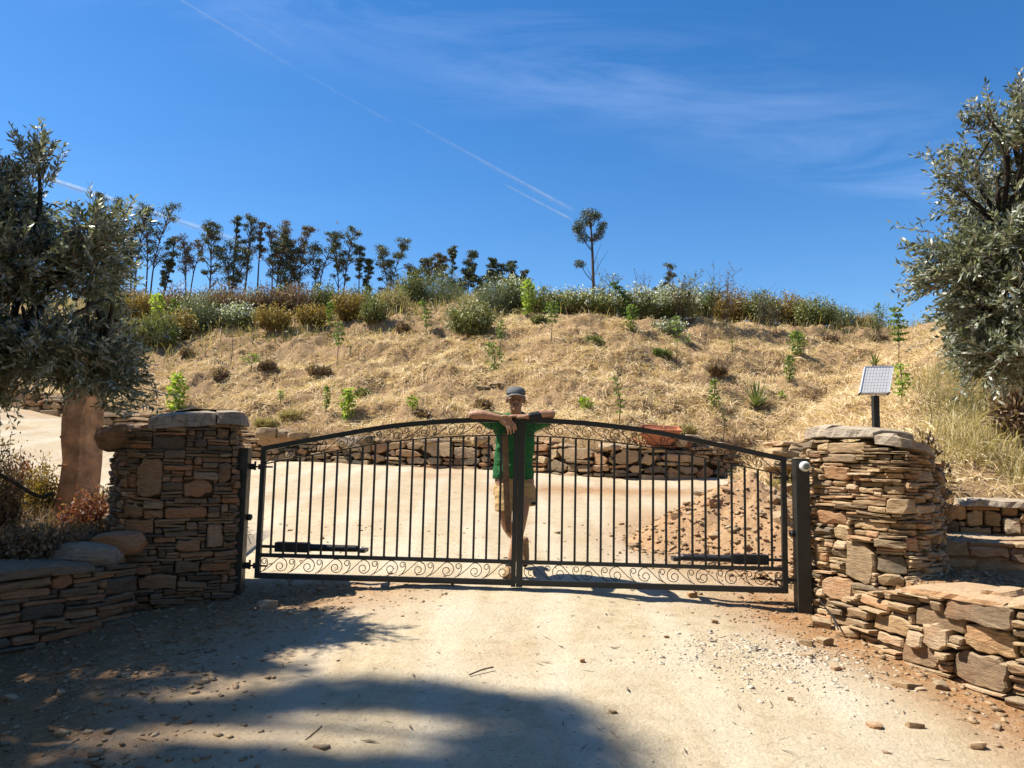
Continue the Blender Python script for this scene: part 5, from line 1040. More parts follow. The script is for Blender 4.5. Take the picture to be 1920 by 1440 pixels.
# yuccas
def yucca(u, vb, rpx, lab, n, seed):
    rs = np.random.RandomState(seed); b = hit(u, vb, 9.5); s_ = b[1]/FPX; r = thing('yucca', lab, 'yucca', b, 'yuccas on the slope')
    V, F = tube([b-[0, 0, .05], b+[0, 0, .10]], .045, 7); mk('trunk', V, F, M['stem'], r, .5, True)
    for k in range(n):
        a = 2.4*k+rs.uniform(-.2, .2); el = R(8+74*(k/n)**.8+rs.uniform(-6, 6)); l = rpx*s_*rs.uniform(.8, 1.1); d = np.array([math.cos(a)*math.cos(el), math.sin(a)*math.cos(el), math.sin(el)]); sd = np.array([-math.sin(a), math.cos(a), 0]); upv = np.cross(d, sd)*-1
        V = []; 
        for f, wd in ((0, .016), (.35, .024), (.75, .013), (1, .001)):
            c = b+[0, 0, .07]+d*l*f-np.array([0, 0, .12*l*f*f*(1-math.sin(el))]); V += [c-sd*wd, c+upv*-.006*(1-f), c+sd*wd]
        F = []
        for i in range(3):
            for j in range(2): a_ = 3*i+j; F.append((a_, a_+1, a_+4, a_+3))
        mk('leaf', V, F, M['yucca'], r, rs.rand())
yucca(1418, 770, 52, 'spiky yucca rosette on the slope above the right gate leaf', 46, 3); yucca(1640, 690, 26, 'small pale yucca behind the solar panel', 16, 4); yucca(1289, 648, 20, 'little flat yucca in the straw right of centre', 14, 5)
# dark clumps and tussocks on the slope
TU = [(415, 710, 44, 30, 'rust', 'cone shaped dark dry tussock on the left slope'), (500, 690, 34, 20, 'rust', 'dark brown tussock right of the cone shaped one'), (350, 665, 26, 14, 'rust', 'small dark tussock high on the left slope'), (545, 785, 60, 22, 'drygrass', 'dark green grassy tussock low on the left slope'), (500, 800, 60, 22, 'drygrass', 'grassy clump right behind the left pier, above the wall'), (755, 625, 30, 40, 'rust', 'dark wilted plant beneath the crest left of centre'), (680, 745, 30, 16, 'dull', 'flat green weed on the slope above the lime sapling'), (790, 785, 30, 16, 'rust', 'small dark tussock low on the slope near the arch'),
      (1240, 670, 50, 18, 'dull', 'dark weed patch in a hollow on the right slope'), (1010, 605, 34, 26, 'dull', 'dark weed under the crest right of centre'), (1650, 640, 40, 20, 'rust', 'brown tussock near the right crest'), (1110, 645, 60, 12, 'dull', 'flat weeds in the straw above the man'), (1345, 700, 50, 26, 'rust', 'brown wilted tussock on the right slope'), (1290, 815, 30, 28, 'drygrass', 'green grass tuft beside the wheelbarrow'), (905, 765, 40, 22, 'rust', 'small brown tussock just left of the man'), (1555, 640, 40, 22, 'rust', 'dry brown tussock under the right end of the scrub'),
      (1460, 880, 60, 26, 'drygrass', 'dried grass sods lying on the back of the soil mound'), (600, 700, 60, 10, 'rust', 'flat dry weed on the middle of the left slope')]
for i, (u, vb, wp, hp, kd, lab) in enumerate(TU):
    if 'sods' in lab: bush(u+5, 915, 70, 24, kd, lab, 0, 2.5, 200+i, 'tussock', 'tussock', 'dry tussocks on the slope', 9.2)
    else: bush(u, vb, wp*.8, hp*.5, kd, lab, 0, 1.6, 200+i, 'tussock', 'tussock', 'dry tussocks on the slope')
# slates lying on the slope behind the man
for i, (u, v, w_) in enumerate([(905, 727, 26), (925, 722, 22), (938, 721, 26), (868, 721, 10), (1112, 626, 10)]):
    q = hit(u, v, 9.5); s_ = q[1]/FPX; tag(boulder('slate', q+[0, 0, .03], (w_*s_, .2, .035), .3*i, 510+i, M['stone'], None, 3, .85, .2, .1+.2*i, (.3, .1)), ['dark slate lying on the slope just left of the man', 'middle slate of the three left of the cap', 'reddish slate nearest the cap on the slope', 'tiny dark slate on the slope left of the other slates', 'small pale stone on the upper slope right of centre'][i], 'slate', 'slates on the slope')

# ------------------------------------------------------------------ straw, dry grass, ground weeds
def on_land(n, x0, x1, ya, yb, dens, seed):
    rs = np.random.RandomState(seed); o = []; tot = 0
    while tot < n:
        x = rs.uniform(x0, x1, 60000); y = rs.uniform(ya, yb, 60000); z, hm = T0(x, y); k = (rs.rand(60000) < dens(x, y))&hm; o.append(np.stack([x[k], y[k], z[k]], 1)); tot += k.sum()
    return np.concatenate(o)[:n]
def blades(name, pts, l, w_, el, mat, seed, tint=None, droopy=.2, parent=None, downhill=0):
    """bent blades: two quads each"""
    rs = np.random.RandomState(seed); n = len(pts); a = rs.uniform(0, 6.28, n); e = rs.normal(el[0], el[1], n); 
    ca = np.cos(a); sa = np.sin(a)-downhill; d = unit(np.stack([ca*np.cos(e), sa*np.cos(e), np.sin(e)+.45*sa*np.cos(e)*(droopy < 0)], 1)); ll = l*rs.uniform(.5, 1.3, n); s = unit(np.cross(d, np.array([0, 0, 1.0])+rs.normal(0, .5, (n, 3))))
    W_ = (w_*rs.uniform(.6, 1.3, n))[:, None]; m_ = pts+d*ll[:, None]*.5+[0, 0, 1]*(ll*.06)[:, None]; t_ = pts+d*ll[:, None]; t_[:, 2] -= abs(droopy)*ll*.5
    Q = np.concatenate([np.stack([pts-s*W_, pts+s*W_, m_+s*W_*.9, m_-s*W_*.9], 1), np.stack([m_-s*W_*.9, m_+s*W_*.9, t_+s*W_*.15, t_-s*W_*.15], 1)])
    ti = rs.rand(n) if tint is None else np.clip(tint+rs.normal(0, .18, n), 0, 1); return mkq(name, Q, mat, parent, np.concatenate([ti, ti]))
def vegline(x, y):   # how far up the straw reaches
    return y-(y0(x)+np.interp(x, [-11, -9, -7, -5, -2.4, -1, .5, 3, 6, 8, 10, 12], [1.8, 2.6, 4.3, 5.0, 5.7, 6.0, 7.3, 7.5, 7.2, 6.6, 6.2, 6.0]))
dn = lambda x, y: np.clip(.22+3.2*(fbm(x*1.8, y*2.1, 301, 4)+.09), .03, 1)*(vegline(x, y) < 0)
p_ = on_land(150000, -13, 13, 7.2, 23, dn, 41); ti = .55+1.1*fbm(p_[:, 0]*1.2, p_[:, 1]*1.4, 302, 4)
p_[:, 2] += .01+np.random.RandomState(1).rand(len(p_))*.05
tag(blades('straw_mulch', p_, .17, .0042, (.12, .28), M['straw'], 42, ti, -.2), 'dry straw mulch spread over the whole slope', None, None, 'stuff')
# thicker wisps combed over the clods
p_ = on_land(22000, -13, 13, 7.2, 23, lambda x, y: np.clip(4*(fbm(x*1.1, y*1.3, 311, 3)), 0, 1)*(vegline(x, y) < .2), 43); p_[:, 2] += .03
tag(blades('straw_wisps', p_, .30, .006, (.22, .3), M['straw'], 44, .6+.8*fbm(p_[:, 0], p_[:, 1], 312), -.35), 'longer straw wisps lying over the clods of the slope', None, None, 'stuff')
p_ = on_land(3200, -12, 13, 8, 22, lambda x, y: np.clip(5*(fbm(x*.9, y*.9, 341, 3)-.02), 0, 1)*(vegline(x, y) < .1), 53)
tag(blades('slope_weeds', p_, .20, .004, (1.1, .35), M['drygrass'], 54, .25+1.0*fbm(p_[:, 0], p_[:, 1], 342), .3), 'scattered upright weeds in the straw of the slope', None, None, 'stuff')
# undergrowth on and behind the crest
p_ = on_land(34000, -24, 13, 15, 62, lambda x, y: (vegline(x, y) > -.1)*np.where(y < 26, 1, .5), 45)
tag(blades('crest_grass', p_, .42, .010, (1.1, .3), M['drygrass'], 46, .35+1.2*fbm(p_[:, 0]*.9, p_[:, 1]*.9, 313), .3), 'dry grass and weeds covering the crest', None, None, 'stuff')
rs = np.random.RandomState(47); p_ = on_land(40000, -24, 12, 15, 62, lambda x, y: (vegline(x, y) > 0)*1.0, 48); p_[:, 2] += rs.rand(len(p_))**1.5*.5
tag(mkq('crest_undergrowth', leaves(p_, rs.normal(0, .7, (len(p_), 3))+[0, 0, .6], rs.uniform(.06, .13, len(p_)), rs.uniform(.02, .045, len(p_)), rs), M['dull'], None, np.clip(.5+1.3*fbm(p_[:, 0]*.7, p_[:, 1]*.7, 314)+rs.normal(0, .2, len(p_)), 0, 1)), 'low mixed weeds between the crest bushes', None, None, 'stuff')
# tall dry grass on the right bank
p_ = on_land(17000, 3.4, 9, 7.35, 13, lambda x, y: np.clip(.2+3*(fbm(x*1.3, y*1.3, 321, 3)+.15), 0, 1)*np.clip((x/y-.50)*8, 0, 1), 49)
tag(blades('tall_dry_grass', p_, .40, .0045, (1.0, .35), M['drygrass'], 50, .5+1.2*fbm(p_[:, 0], p_[:, 1], 322), .5), 'tall dry yellowing grass on the bank behind the right pier', None, None, 'stuff')
bush(1880, 800, 90, 60, 'drygrass', 'yellow green bush in the dry grass under the right olive', 0, 1.4, 301, 'bush', 'bush', 'weeds beside the right olive', 9.5)
bush(1905, 760, 90, 90, 'rust', 'brown thin bush below the crown of the right olive', 0, 1.0, 302, 'bush', 'bush', 'weeds beside the right olive', 8.6)
bush(1740, 838, 44, 34, 'rust', 'small reddish brown weed peeping over the right end of the pier cap', 0, 1.0, 303, 'bush', 'bush', 'weeds beside the right olive', 7.2)
# dark weedy thicket behind the left wall
YW = 5.95
for i, (u, vb, wp, hp, kd, lab, Yf) in enumerate([(70, 1045, 200, 70, 'rust', 'dark tangled dry bush behind the low left wall', 5.75), (160, 985, 90, 70, 'redweed', 'red leaved weed at the foot of the rendered post', 6.7), (-10, 960, 110, 170, 'rust', 'dark brown scrubby bush at the left edge under the olive', 6.3), (80, 925, 60, 70, 'gold', 'sunlit yellowish thicket left of the rendered post', 7.6), (195, 985, 40, 80, 'rust', 'dry weed beside the left pier', 7.2), (35, 930, 80, 90, 'redweed', 'pinkish twiggy bush at the left edge behind the wall', 7.9), (165, 1035, 110, 50, 'rust', 'low dark dry grass clump just behind the mossy boulder', 6.2)]):
    bush(u, vb, wp, hp, kd, lab, 0, 2.6, 400+i, 'thicket', 'thicket', 'thicket behind the left wall', Yf)
rs = np.random.RandomState(88); n = 11000; x = rs.uniform(-5.6, -2.9, n); y = rs.uniform(5.6, 8.6, n); k = x < xl(y)-.1; x, y = x[k], y[k]; p_ = np.column_stack([x, y, T0(x, y)[0]])
tag(blades('dry_weeds', p_, .30, .003, (.8, .5), M['rust'], 89, .25+fbm(x, y, 331), .4), 'dry weeds and grass behind the low left wall', None, None, 'stuff')
a_ = P(0, 890, 6.0); b2 = P(70, 930, 6.1); c_ = P(95, 925, 6.2); V, F = tube(smooth_path([a_-[.2, 0, -.05], a_, b2, c_], 4), .016, 6); tag(mk('branch', V, F, M['bark'], None, .5, True), 'dead grey branch slanting through the thicket at the left edge', 'branch')

# ------------------------------------------------------------------ contrails and a bird
def con_mat(name, k):
    m, nt, b = new_mat(name); nt.nodes.remove(b); d = N(nt, 'ShaderNodeBsdfDiffuse', inp={0: (1, 1, 1, 1)}); t = N(nt, 'ShaderNodeBsdfTranslucent', inp={0: (1, 1, 1, 1)}); a = N(nt, 'ShaderNodeMixShader', inp={0: .6}); L(nt, d.outputs[0], a.inputs[1]); L(nt, t.outputs[0], a.inputs[2])
    tr_ = N(nt, 'ShaderNodeBsdfTransparent'); ms = N(nt, 'ShaderNodeMixShader'); al = attr(nt, 'dens'); n_ = nz(nt, .012, 5, .6); al = mth(nt, 'MULTIPLY', al, rng_(nt, n_, .3, .6, .35, 1), clamp=True); al = mth(nt, 'MULTIPLY', al, k)
    L(nt, al, ms.inputs[0]); L(nt, tr_.outputs[0], ms.inputs[1]); L(nt, a.outputs[0], ms.inputs[2]); L(nt, ms.outputs[0], nt.nodes['Material Output'].inputs[0]); return m
cm = con_mat('ice_trail', 1.0)
def contrail(a, b2, w0, w1, d0, d1, lab, Yc=4000):
    A, B_ = P(*a, Yc), P(*b2, Yc); s_ = Yc/FPX; n, m_ = 60, 9; t = unit(B_-A); across = unit(np.cross(t, [0, 1.0, 0])); V = []; D = []; F = []
    for i in range(n+1):
        f = i/n; c = A+(B_-A)*f; wd = (w0+(w1-w0)*f)*s_; dd = (d0+(d1-d0)*f)*min(1, 10*f, 10*(1-f))
        for j in range(m_+1):
            g = j/m_*2-1; V.append(c+across*g*wd+np.array([0, (1-g*g)*wd*.6, 0])); D.append(dd*(1-g*g)**1.5)
    for i in range(n):
        for j in range(m_): a_ = i*(m_+1)+j; F.append((a_, a_+1, a_+m_+2, a_+m_+1))
    o = mk('contrail', V, F, cm, None, None, True); o.data.attributes.new('dens', 'FLOAT', 'POINT').data.foreach_set('value', np.array(D, np.float32)); tag(o, lab, 'contrail', 'contrails in the sky')
contrail((-40, 293), (490, 466), 6.5, 8, .95, .30, 'bright contrail slanting down behind the left olive tree')
contrail((325, -8), (560, 133), 3.5, 6, .28, .08, 'faint contrail leaving the top edge of the sky, left of centre')
contrail((560, 133), (745, 236), 4, 4, .08, .10, 'hair thin middle stretch of contrail in the left half of the sky')
contrail((745, 215), (1080, 398), 4, 6, .05, .40, 'longer upper contrail of the pair ending near the lone eucalyptus')
contrail((940, 343), (1074, 413), 2.5, 3.5, .2, .6, 'short lower contrail of the pair ending near the lone eucalyptus')
contrail((430, 8), (552, 90), 4, 7, .05, .10, 'ghostly short contrail near the top left of the sky')
Yb_ = 60; c = P(633, 418, Yb_); r = thing('bird', 'tiny bird flying above the eucalyptus row', 'bird', c); s_ = Yb_/FPX
V, F = tube([c+[-.16, 0, .02], c+[-.08, 0, .03], c+[.03, 0, 0], c+[.10, 0, -.02]], [.01, .035, .045, .02], 6); mk('body', V, F, M['shoe'], r, .5, True)
for sg_ in (-1, 1): mk('wing', [c+[.0, 0, .03], c+[-.07, 0, .03], c+[-.02, sg_*.2, .13], c+[.04, sg_*.16, .11], c+[0, 0, .015]], [(0, 1, 2, 3), (4, 3, 2, 1), (0, 3, 4)], M['alu'], r, .5)
# ------------------------------------------------------------------ the man leaning on the gate
def ball(c, r, seg=14):
    V = []; F = []; c = np.asarray(c, float); r = np.broadcast_to(np.asarray(r, float), (3,))
    for i in range(1, seg//2+1):
        th = math.pi*i/(seg//2+1)
        for k in range(seg): a = 2*math.pi*k/seg; V.append(c+r*np.array([math.sin(th)*math.cos(a), math.sin(th)*math.sin(a), math.cos(th)]))
    n = len(V); V += [c+r*np.array([0, 0, 1]), c-r*np.array([0, 0, 1])]; m_ = seg//2
    for i in range(m_-1):
        for k in range(seg): k2 = (k+1) % seg; F.append((i*seg+k, (i+1)*seg+k, (i+1)*seg+k2, i*seg+k2))
    for k in range(seg): k2 = (k+1) % seg; F += [(n, k, k2), (n+1, (m_-1)*seg+k2, (m_-1)*seg+k)]
    return V, F
def limb(mb, pts, rad, seg=14, n=5):
    """tapered rounded limb"""
    p = smooth_path(pts, n); rr = np.interp(np.linspace(0, len(pts)-1, len(p)), range(len(pts)), rad)
    t0 = unit(p[0]-p[1]); t1 = unit(p[-1]-p[-2]); a = [p[0]+t0*rr[0]*x for x in (.92, .7, .35)]; b = [p[-1]+t1*rr[-1]*x for x in (.35, .7, .92)]
    p = np.array(a+list(p)+b); rr = np.concatenate([rr[0]*np.array([.35, .7, .93]), rr, rr[-1]*np.array([.93, .7, .35])]); V, F = tube(p, rr, seg); mb.add(V, F)
def rings(mb, secs, seg=24):
    """stacked oval sections (cx, cy, z, rx, ry)"""
    V = []; F = []
    for (cx, cy, z, rx, ry) in secs:
        for k in range(seg): a = 2*math.pi*k/seg; V.append((cx+rx*math.cos(a), cy+ry*math.sin(a), z))
    for i in range(len(secs)-1):
        for k in range(seg): k2 = (k+1) % seg; F.append((i*seg+k, i*seg+k2, (i+1)*seg+k2, (i+1)*seg+k))
    F += [tuple(range(seg))[::-1], tuple((len(secs)-1)*seg+k for k in range(seg))]; mb.add(V, F)
def fuse(mb, name, mat, parent, vox, smooth=3, noise_=0, nf=9):
    o = mb.build(name, mat, None, True); m_ = o.modifiers.new('r', 'REMESH'); m_.mode = 'VOXEL'; m_.voxel_size = vox; s = o.modifiers.new('s', 'SMOOTH'); s.factor = .5; s.iterations = smooth
    dg = bpy.context.evaluated_depsgraph_get(); me = bpy.data.meshes.new_from_object(o.evaluated_get(dg)); bpy.data.objects.remove(o)
    n = len(me.vertices); co = np.empty(3*n, np.float32); me.vertices.foreach_get('co', co); co = co.reshape(-1, 3)
    if noise_:
        nr = np.empty(3*n, np.float32); me.vertices.foreach_get('normal', nr); nr = nr.reshape(-1, 3)
        w_ = fbm(co[:, 0]*nf+co[:, 2]*nf*.9, co[:, 2]*nf*1.6-co[:, 0]*nf*.5+co[:, 1]*6, 7, 3); co += nr*(w_*noise_)[:, None]; me.vertices.foreach_set('co', co.ravel())
    me.polygons.foreach_set('use_smooth', [True]*len(me.polygons)); me.materials.clear(); me.materials.append(mat); me.name = name; me.update(); return link(bpy.data.objects.new(name, me), parent)
A = np.array
YG = 6.40
ZR = GZ+1.372
foot = P(956, 1080, 6.62); gz = T(0, 6.65)
man = thing('person', 'man in green t-shirt, khaki shorts and grey cap leaning on the gate with folded arms', 'person', (0, 6.65, gz))
hc = P(967, 748.5, 6.70); hx, hy, hz = hc
body = MB()
for c, r_ in (((0, .012, .022), (.074, .094, .092)), ((0, -.020, -.045), (.058, .068, .066)), ((0, -.072, -.090), (.026, .022, .022)), ((.038, -.058, -.022), (.026, .026, .028)), ((-.038, -.058, -.022), (.026, .026, .028)), ((0, -.072, -.062), (.034, .024, .020)),
              ((.079, .012, -.006), (.010, .020, .031)), ((-.079, .012, -.006), (.010, .020, .031)), ((.014, -.098, -.030), (.010, .011, .009)), ((-.014, -.098, -.030), (.010, .011, .009))): body.add(*ball(hc+A(c), r_))
limb(body, [hc+A([0, -.080, .022]), hc+A([0, -.096, -.006]), hc+A([0, -.110, -.026])], [.010, .011, .0145], 10)
limb(body, [hc+A([-.045, -.066, .026]), hc+A([0, -.088, .028]), hc+A([.045, -.066, .026])], [.011, .012, .011], 10)
limb(body, [hc+A([0, .01, -.06]), hc+A([.002, .035, -.125]), A([hx, 6.77, hz-.20])], [.052, .050, .062])
SHL, SHR = A([hx-.165, 6.79, ZR-.02]), A([hx+.185, 6.80, ZR-.03])
rings(body, [(hx+.0, 6.84, 1.44, .13, .09), (hx, 6.83, 1.6, .135, .09), (hx, 6.80, 1.8, .14, .09), (hx+.005, 6.78, 1.95, .14, .075), (hx+.005, 6.77, 2.02, .06, .04)])
E1 = P(886, 778.5, YG+.012); W1_ = P(936, 782.5, YG-.035); E2 = P(1033, 777.5, YG+.015); W2_ = P(991, 781, YG-.03)
limb(body, [SHL, (SHL+E1)/2+A([-.01, 0, .005]), E1+A([0, .01, .004])], [.058, .044, .039]); limb(body, [SHR, (SHR+E2)/2, E2+A([0, .01, .004])], [.058, .044, .039])
limb(body, [E1+A([0, .005, .0]), E1*.62+W1_*.38+A([0, 0, .012]), W1_], [.038, .039, .025]); limb(body, [E2, E2*.62+W2_*.38+A([0, 0, .008]), W2_], [.037, .037, .025])
# hand hanging over the rail (image left arm): palm and five separate fingers
pk = W1_+A([.075, -.022, -.045])
def palm(mb, w_, k, across, thick):
    """flat hand body from wrist to knuckles"""
    w_ = A(w_); k = A(k); d = unit(k-w_); ac = unit(A(across)); nn = np.cross(d, ac); V = []; F = []; sg = 12
    for f, ww, tt in ((-.15, .020, .017), (.1, .027, .018), (.5, .037, .017), (.9, .041, .014), (1.08, .036, .010)):
        c = w_+(k-w_)*f
        for q in range(sg): a = 2*math.pi*q/sg; V.append(c+ac*ww*math.cos(a)+nn*tt*math.sin(a))
    for i in range(4):
        for q in range(sg): q2 = (q+1) % sg; F.append((i*sg+q, i*sg+q2, (i+1)*sg+q2, (i+1)*sg+q))
    F += [tuple(range(sg))[::-1], tuple(4*sg+q for q in range(sg))]; mb.add(V, F); return d, ac, nn
d1, ac1, nn1 = palm(body, W1_, pk, (.5, .1, .85), 1)
for i, (o_, ln, cu) in enumerate(((-.030, .062, .5), (-.011, .075, .25), (.010, .080, .05), (.030, .074, -.05))):
    b0_ = pk+ac1*o_; f1 = b0_+A([.016+.006*i, -.010, -.030])*ln/.07; f2 = f1+A([.002+.003*i, .002, -.028])*ln/.07; f3 = f2+A([-.002+.002*i, .008, -.020])*ln/.07
    limb(body, [b0_-d1*.02, b0_+d1*.004, f1, f2, f3], [.0095, .0098, .0090, .0080, .0066], 8, 3)
limb(body, [W1_+A([.025, -.016, .006]), W1_+A([.052, -.026, .012]), W1_+A([.082, -.034, .004]), W1_+A([.100, -.038, -.010])], [.013, .0115, .010, .008], 8, 3)
# other hand lies flat across, palm down, over the first
k2 = P(970, 780, YG-.045)
d2_, ac2, nn2 = palm(body, W2_, k2, (0, 1, .15), 1)
for i, (o_, ln) in enumerate(((-.030, .070), (-.011, .078), (.009, .074), (.028, .058))):
    b0_ = k2+ac2*o_; f1 = b0_+A([-.034, .002*i, .003])*ln/.072; f2 = f1+A([-.024, .002, -.004])*ln/.072; f3 = f2+A([-.016, .001, -.008])*ln/.072
    limb(body, [b0_-d2_*.02, b0_+d2_*.004, f1, f2, f3], [.0098, .0095, .0088, .0078, .0064], 8, 3)
limb(body, [W2_+A([-.022, -.030, -.004]), W2_+A([-.050, -.046, -.010]), W2_+A([-.078, -.052, -.012]), W2_+A([-.096, -.050, -.014])], [.013, .0115, .010, .008], 8, 3)
HL, HR = A([P(946, 905, 6.84)[0], 6.84, 1.46]), A([P(984, 905, 6.87)[0], 6.87, 1.46])
KL = A([P(949, 978, 6.80)[0], 6.80, gz+.475]); AL = A([P(957, 1050, 6.70)[0], 6.70, gz+.085]); KR = A([P(975, 978, 6.72)[0]+.005, 6.72, gz+.48]); AR = A([P(983, 1012, 7.08)[0], 7.08, T(.1, 7.06)+.185])
limb(body, [HL, (HL+KL)/2, KL, KL*.68+AR*.32+A([-.006, .02, -.02]), AR], [.085, .068, .050, .050, .034]); limb(body, [HR, (HR+KR)/2, KR, KR*.68+AL*.32+A([.0, .02, 0]), AL+A([0, .015, 0])], [.085, .068, .050, .051, .034])
limb(body, [AL+A([0, .02, -.03]), AL+A([-.01, -.10, -.055])], [.034, .028]); limb(body, [AR, AR+A([0, -.05, -.10])], [.034, .028])
bo = fuse(body, 'body', M['skin'], man, .0045, 2, .003, 30)
# face pieces
for s in (-1, 1):
    mk('eye', *ball(hc+A([s*.030, -.071, .006]), (.0125, .012, .0085), 12), M['eye'], man, .5, True); mk('iris', *ball(hc+A([s*.030, -.0815, .005]), (.0048, .003, .0048), 8), M['black'], man, .5, True)
    eb = MB(); limb(eb, [hc+A([s*.016, -.092, .032]), hc+A([s*.034, -.086, .036]), hc+A([s*.050, -.070, .030])], [.004, .005, .003], 8, 3); mk('eyebrow', np.concatenate(eb.V), eb.F, M['hair'], man, .5, True)
mb = MB(); limb(mb, [hc+A([-.024, -.088, -.064]), hc+A([0, -.0955, -.062]), hc+A([.024, -.088, -.064])], [.0035, .0055, .0035], 8, 3); mb2 = mb.build('mouth', M['lips'], man, True)
mb = MB(); limb(mb, [hc+A([-.028, -.086, -.054]), hc+A([0, -.097, -.047]), hc+A([.028, -.086, -.054])], [.003, .0045, .003], 8, 3); mb.build('moustache', M['hair'], man, True)
mb = MB(); 
for s in (-1, 1): mb.add(*ball(hc+A([s*.066, .030, .0]), (.014, .042, .032)))
mb.add(*ball(hc+A([0, .06, -.005]), (.068, .055, .06))); fuse(mb, 'hair', M['hair'], man, .006, 1, .006, 60)
# cap: crown and curved visor
V = []; F = []; sg = 28; lv = 9; cc_ = hc+A([0, .008, .046])
for i in range(lv):
    th = math.pi/2*i/(lv-1); z_ = math.sin(th)**.9*.066; rr = math.cos(th)**.62 if i < lv-1 else .02
    for k in range(sg): a = 2*math.pi*k/sg; V.append(cc_+A([.087*rr*math.cos(a), .106*rr*math.sin(a)+.004*z_, z_+.010*math.sin(a)*(1-i/lv)+(-.020*math.sin(a) if i == 0 else 0)*.5]))
for i in range(lv-1):
    for k in range(sg): k2_ = (k+1) % sg; F.append((i*sg+k, i*sg+k2_, (i+1)*sg+k2_, (i+1)*sg+k))
F.append(tuple((lv-1)*sg+k for k in range(sg))); V2 = [v-A([0, 0, .004])+(cc_-v)*.03 for v in V]; n_ = len(V); F2 = [tuple(n_+i for i in f[::-1]) for f in F]
F3 = [(k, n_+k, n_+(k+1) % sg, (k+1) % sg) for k in range(sg)]
cap = mk('cap', V+V2, F+F2+F3, M['cap'], man, .5, True)
V = []; F = []; nu, nv_ = 16, 5
for side in (0, 1):
    for j in range(nv_+1):
        g = j/nv_
        for i in range(nu+1):
            a = math.pi*(1.07+.86*i/nu); x_ = .085*math.cos(a); y_ = .104*math.sin(a); ext = .066*g*math.sin((a-math.pi*1.07)/.86)**.7 if 0 < i < nu else 0
            V.append(cc_+A([x_*(1+.06*g), y_-ext, -.004-.022*(x_/.085)**2-.016*g-.0035*side]))
m_ = (nu+1)*(nv_+1)
for j in range(nv_):
    for i in range(nu): a = j*(nu+1)+i; F += [(a, a+1, a+nu+2, a+nu+1), (m_+a, m_+a+nu+1, m_+a+nu+2, m_+a+1)]
for i in range(nu): a = nv_*(nu+1)+i; F.append((a, a+1, m_+a+1, m_+a))
mk('visor', V, F, M['cap'], cap, .5, True); mk('button', *ball(cc_+A([0, 0, .067]), (.008, .008, .004), 8), M['cap'], cap, .5, True)
# t-shirt
sh = MB(); rings(sh, [(hx-.004, 6.85, 1.475, .188, .128), (hx-.004, 6.85, 1.50, .184, .126), (hx-.004, 6.84, 1.60, .174, .122), (hx-.002, 6.82, 1.75, .172, .120), (hx, 6.80, 1.88, .182, .118), (hx+.004, 6.785, 1.97, .185, .098), (hx+.006, 6.78, 2.02, .155, .080), (hx+.006, 6.775, 2.05, .085, .066), (hx+.004, 6.772, 2.062, .064, .058)])
limb(sh, [SHL+A([.03, 0, -.005]), SHL*.72+E1*.28, SHL*.42+E1*.58], [.078, .070, .064]); limb(sh, [SHR+A([-.03, 0, -.005]), SHR*.72+E2*.28, SHR*.42+E2*.58], [.078, .070, .064])
fuse(sh, 't_shirt', M['shirt'], man, .006, 3, .045, 9)
# shorts
s2 = MB(); rings(s2, [(hx-.002, 6.85, 1.54, .155, .105), (hx-.002, 6.855, 1.46, .168, .115), (hx-.002, 6.86, 1.38, .178, .118), (hx-.002, 6.855, 1.34, .17, .11)])
hl, hr_ = P(948, 958, 6.77), P(984, 948, 6.83)
rings(s2, [(HL[0]+.01, 6.85, 1.45, .085, .10), ((HL[0]+hl[0])/2+.004, 6.82, 1.33, .092, .102), (hl[0]+.002, 6.77, hl[2]+.03, .090, .098), (hl[0]+.002, 6.765, hl[2], .092, .10)]); rings(s2, [(HR[0]-.01, 6.86, 1.45, .085, .10), ((HR[0]+hr_[0])/2+.006, 6.85, 1.33, .094, .104), (hr_[0]+.010, 6.83, hr_[2]+.03, .096, .100), (hr_[0]+.012, 6.83, hr_[2], .099, .102)])
shorts = fuse(s2, 'shorts', M['shorts'], man, .006, 3, .042, 9)
ep = P(1001, 944, 6.74); V = []; F = []; sgn = 14
for k in range(sgn): a = 2*math.pi*k/sgn; V += [ep+A([.021*math.cos(a), .004*0+.010*math.cos(a), .012*math.sin(a)+.004*math.cos(a)]), ep+A([.021*math.cos(a), .014+.010*math.cos(a), .012*math.sin(a)+.004*math.cos(a)])]
F = [tuple(2*k for k in range(sgn)), tuple(2*k+1 for k in range(sgn))[::-1]]+[(2*k, 2*k+1, (2*k+3) % (2*sgn), (2*k+2) % (2*sgn)) for k in range(sgn)]; mk('emblem', V, F, M['black'], shorts, .5)
# wristband, necklace cord
mb = MB(); dW = unit(E2-W2_); limb(mb, [W2_+dW*.018, W2_+dW*.085], [.0335, .0395], 14, 4); mb.build('wristband', M['black'], man, True)
pts = [hc+A([-.045, .0, -.115]), hc+A([-.04, -.045, -.155]), hc+A([-.015, -.085, -.185])]; V, F = tube(smooth_path(pts, 5), .0045, 6); mk('neck_cord', V, F, M['strap'], man, .5, True)
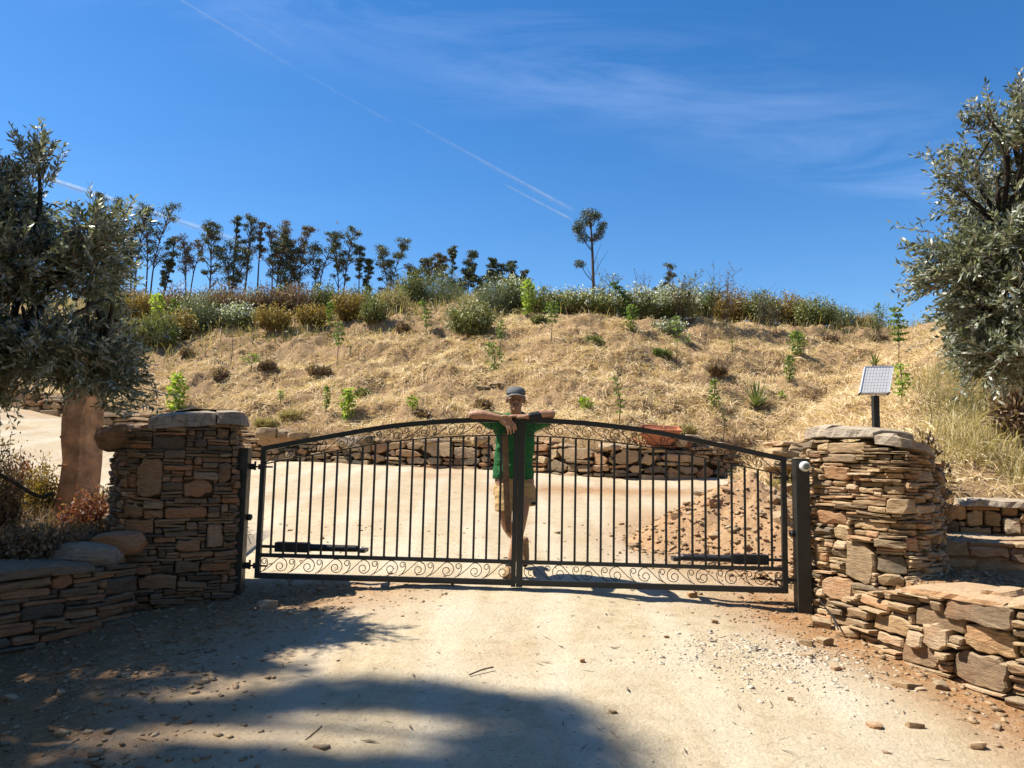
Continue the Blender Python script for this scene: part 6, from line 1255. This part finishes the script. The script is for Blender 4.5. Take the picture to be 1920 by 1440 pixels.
# shoes
def shoe(heel, toe, upv, par):
    heel, toe, upv = A(heel), A(toe), unit(A(upv)); d = unit(toe-heel); ln = np.linalg.norm(toe-heel); mb = MB()
    limb(mb, [heel+d*.035+upv*.045, heel+d*.12+upv*.045, heel+d*(ln-.045)+upv*.034], [.040, .043, .036], 14); limb(mb, [heel+d*.035+upv*.06, heel+d*.045+upv*.095], [.040, .042], 12); limb(mb, [heel+d*.06+upv*.085, heel+d*.16+upv*.055], [.034, .030], 12)
    o = fuse(mb, 'shoe', M['shoe'], par, .005, 2, .004, 40); sd = np.cross(d, upv); V = []; F = []; sg_ = 20
    for z_ in (-.004, .018):
        for k in range(sg_): a = 2*math.pi*k/sg_; V.append(heel+d*(ln/2+(ln/2+.004)*math.cos(a))+sd*(.043+.004*math.cos(a))*math.sin(a)*(1 if abs(math.cos(a)) > .3 else .95)+upv*z_)
    F = [tuple(range(sg_))[::-1], tuple(range(sg_, 2*sg_))]+[(k, (k+1) % sg_, sg_+(k+1) % sg_, sg_+k) for k in range(sg_)]; mk('sole', V, F, M['sole'], o, .5)
    for q in range(4):
        c = heel+d*(.10+.028*q)+upv*(.093-.012*q); V, F = tube([c-sd*.022, c+upv*.004, c+sd*.022], .0035, 5); mk('lace', V, F, M['straw'], o, .5, True)
shoe((AL[0]+.005, AL[1]+.075, gz+.006), (AL[0]-.035, AL[1]-.195, gz+.004), (0, 0, 1), man)
shoe(AR+A([.004, .055, .045]), AR+A([.006, -.07, -.178]), (-.05, -.88, .45), man)
mb = MB(); limb(mb, [AL+A([0, .012, .045]), AL+A([0, .01, -.01])], [.042, .043], 12); mb.build('sock', M['sock'], man, True)
mb = MB(); limb(mb, [AR+A([0, -.006, .04]), AR+A([0, -.0, -.01])], [.041, .042], 12); mb.build('sock', M['sock'], man, True)

# frayed brown strap hanging behind the leaf beside the meeting stile
ps = [P(947, 815, 6.475), P(948, 850, 6.475), P(949, 900, 6.475), P(951, 950, 6.475), P(953, 998, 6.475)]; pp_ = smooth_path(ps, 6); V = []; F = []; rs = np.random.RandomState(6)
for i, c in enumerate(pp_):
    f = i/(len(pp_)-1); wd = .025*(1 if .08 < f < .9 else .75)+rs.uniform(-.0015, .0015)
    for dx, dy in ((-wd, -.003), (wd, -.003), (wd, .003), (-wd, .003)): V.append(c+A([dx, dy, 0]))
for i in range(len(pp_)-1):
    for k in range(4): F.append((4*i+k, 4*i+(k+1) % 4, 4*i+4+(k+1) % 4, 4*i+4+k))
F += [(3, 2, 1, 0), tuple(4*(len(pp_)-1)+k for k in range(4))]
st = thing('hanging_strap', 'frayed brown strap hanging behind the gate just left of the centre post', 'strap', ps[0]); mk('strap', V, F, M['strap'], st, .5)
mb = MB()
for k in range(22):
    s = -1 if k % 2 else 1; e_ = pp_[0] if s > 0 else pp_[-1]; x_ = rs.uniform(-.022, .022); V, F = tube([e_+A([x_, 0, -s*.03]), e_+A([x_*1.2, rs.uniform(-.01, .01), s*rs.uniform(.0, .05)])], .0022, 4, False); mb.add(V, F)
tag(mb.build('frayed_fibre', M['strap'], st), kind='stuff')
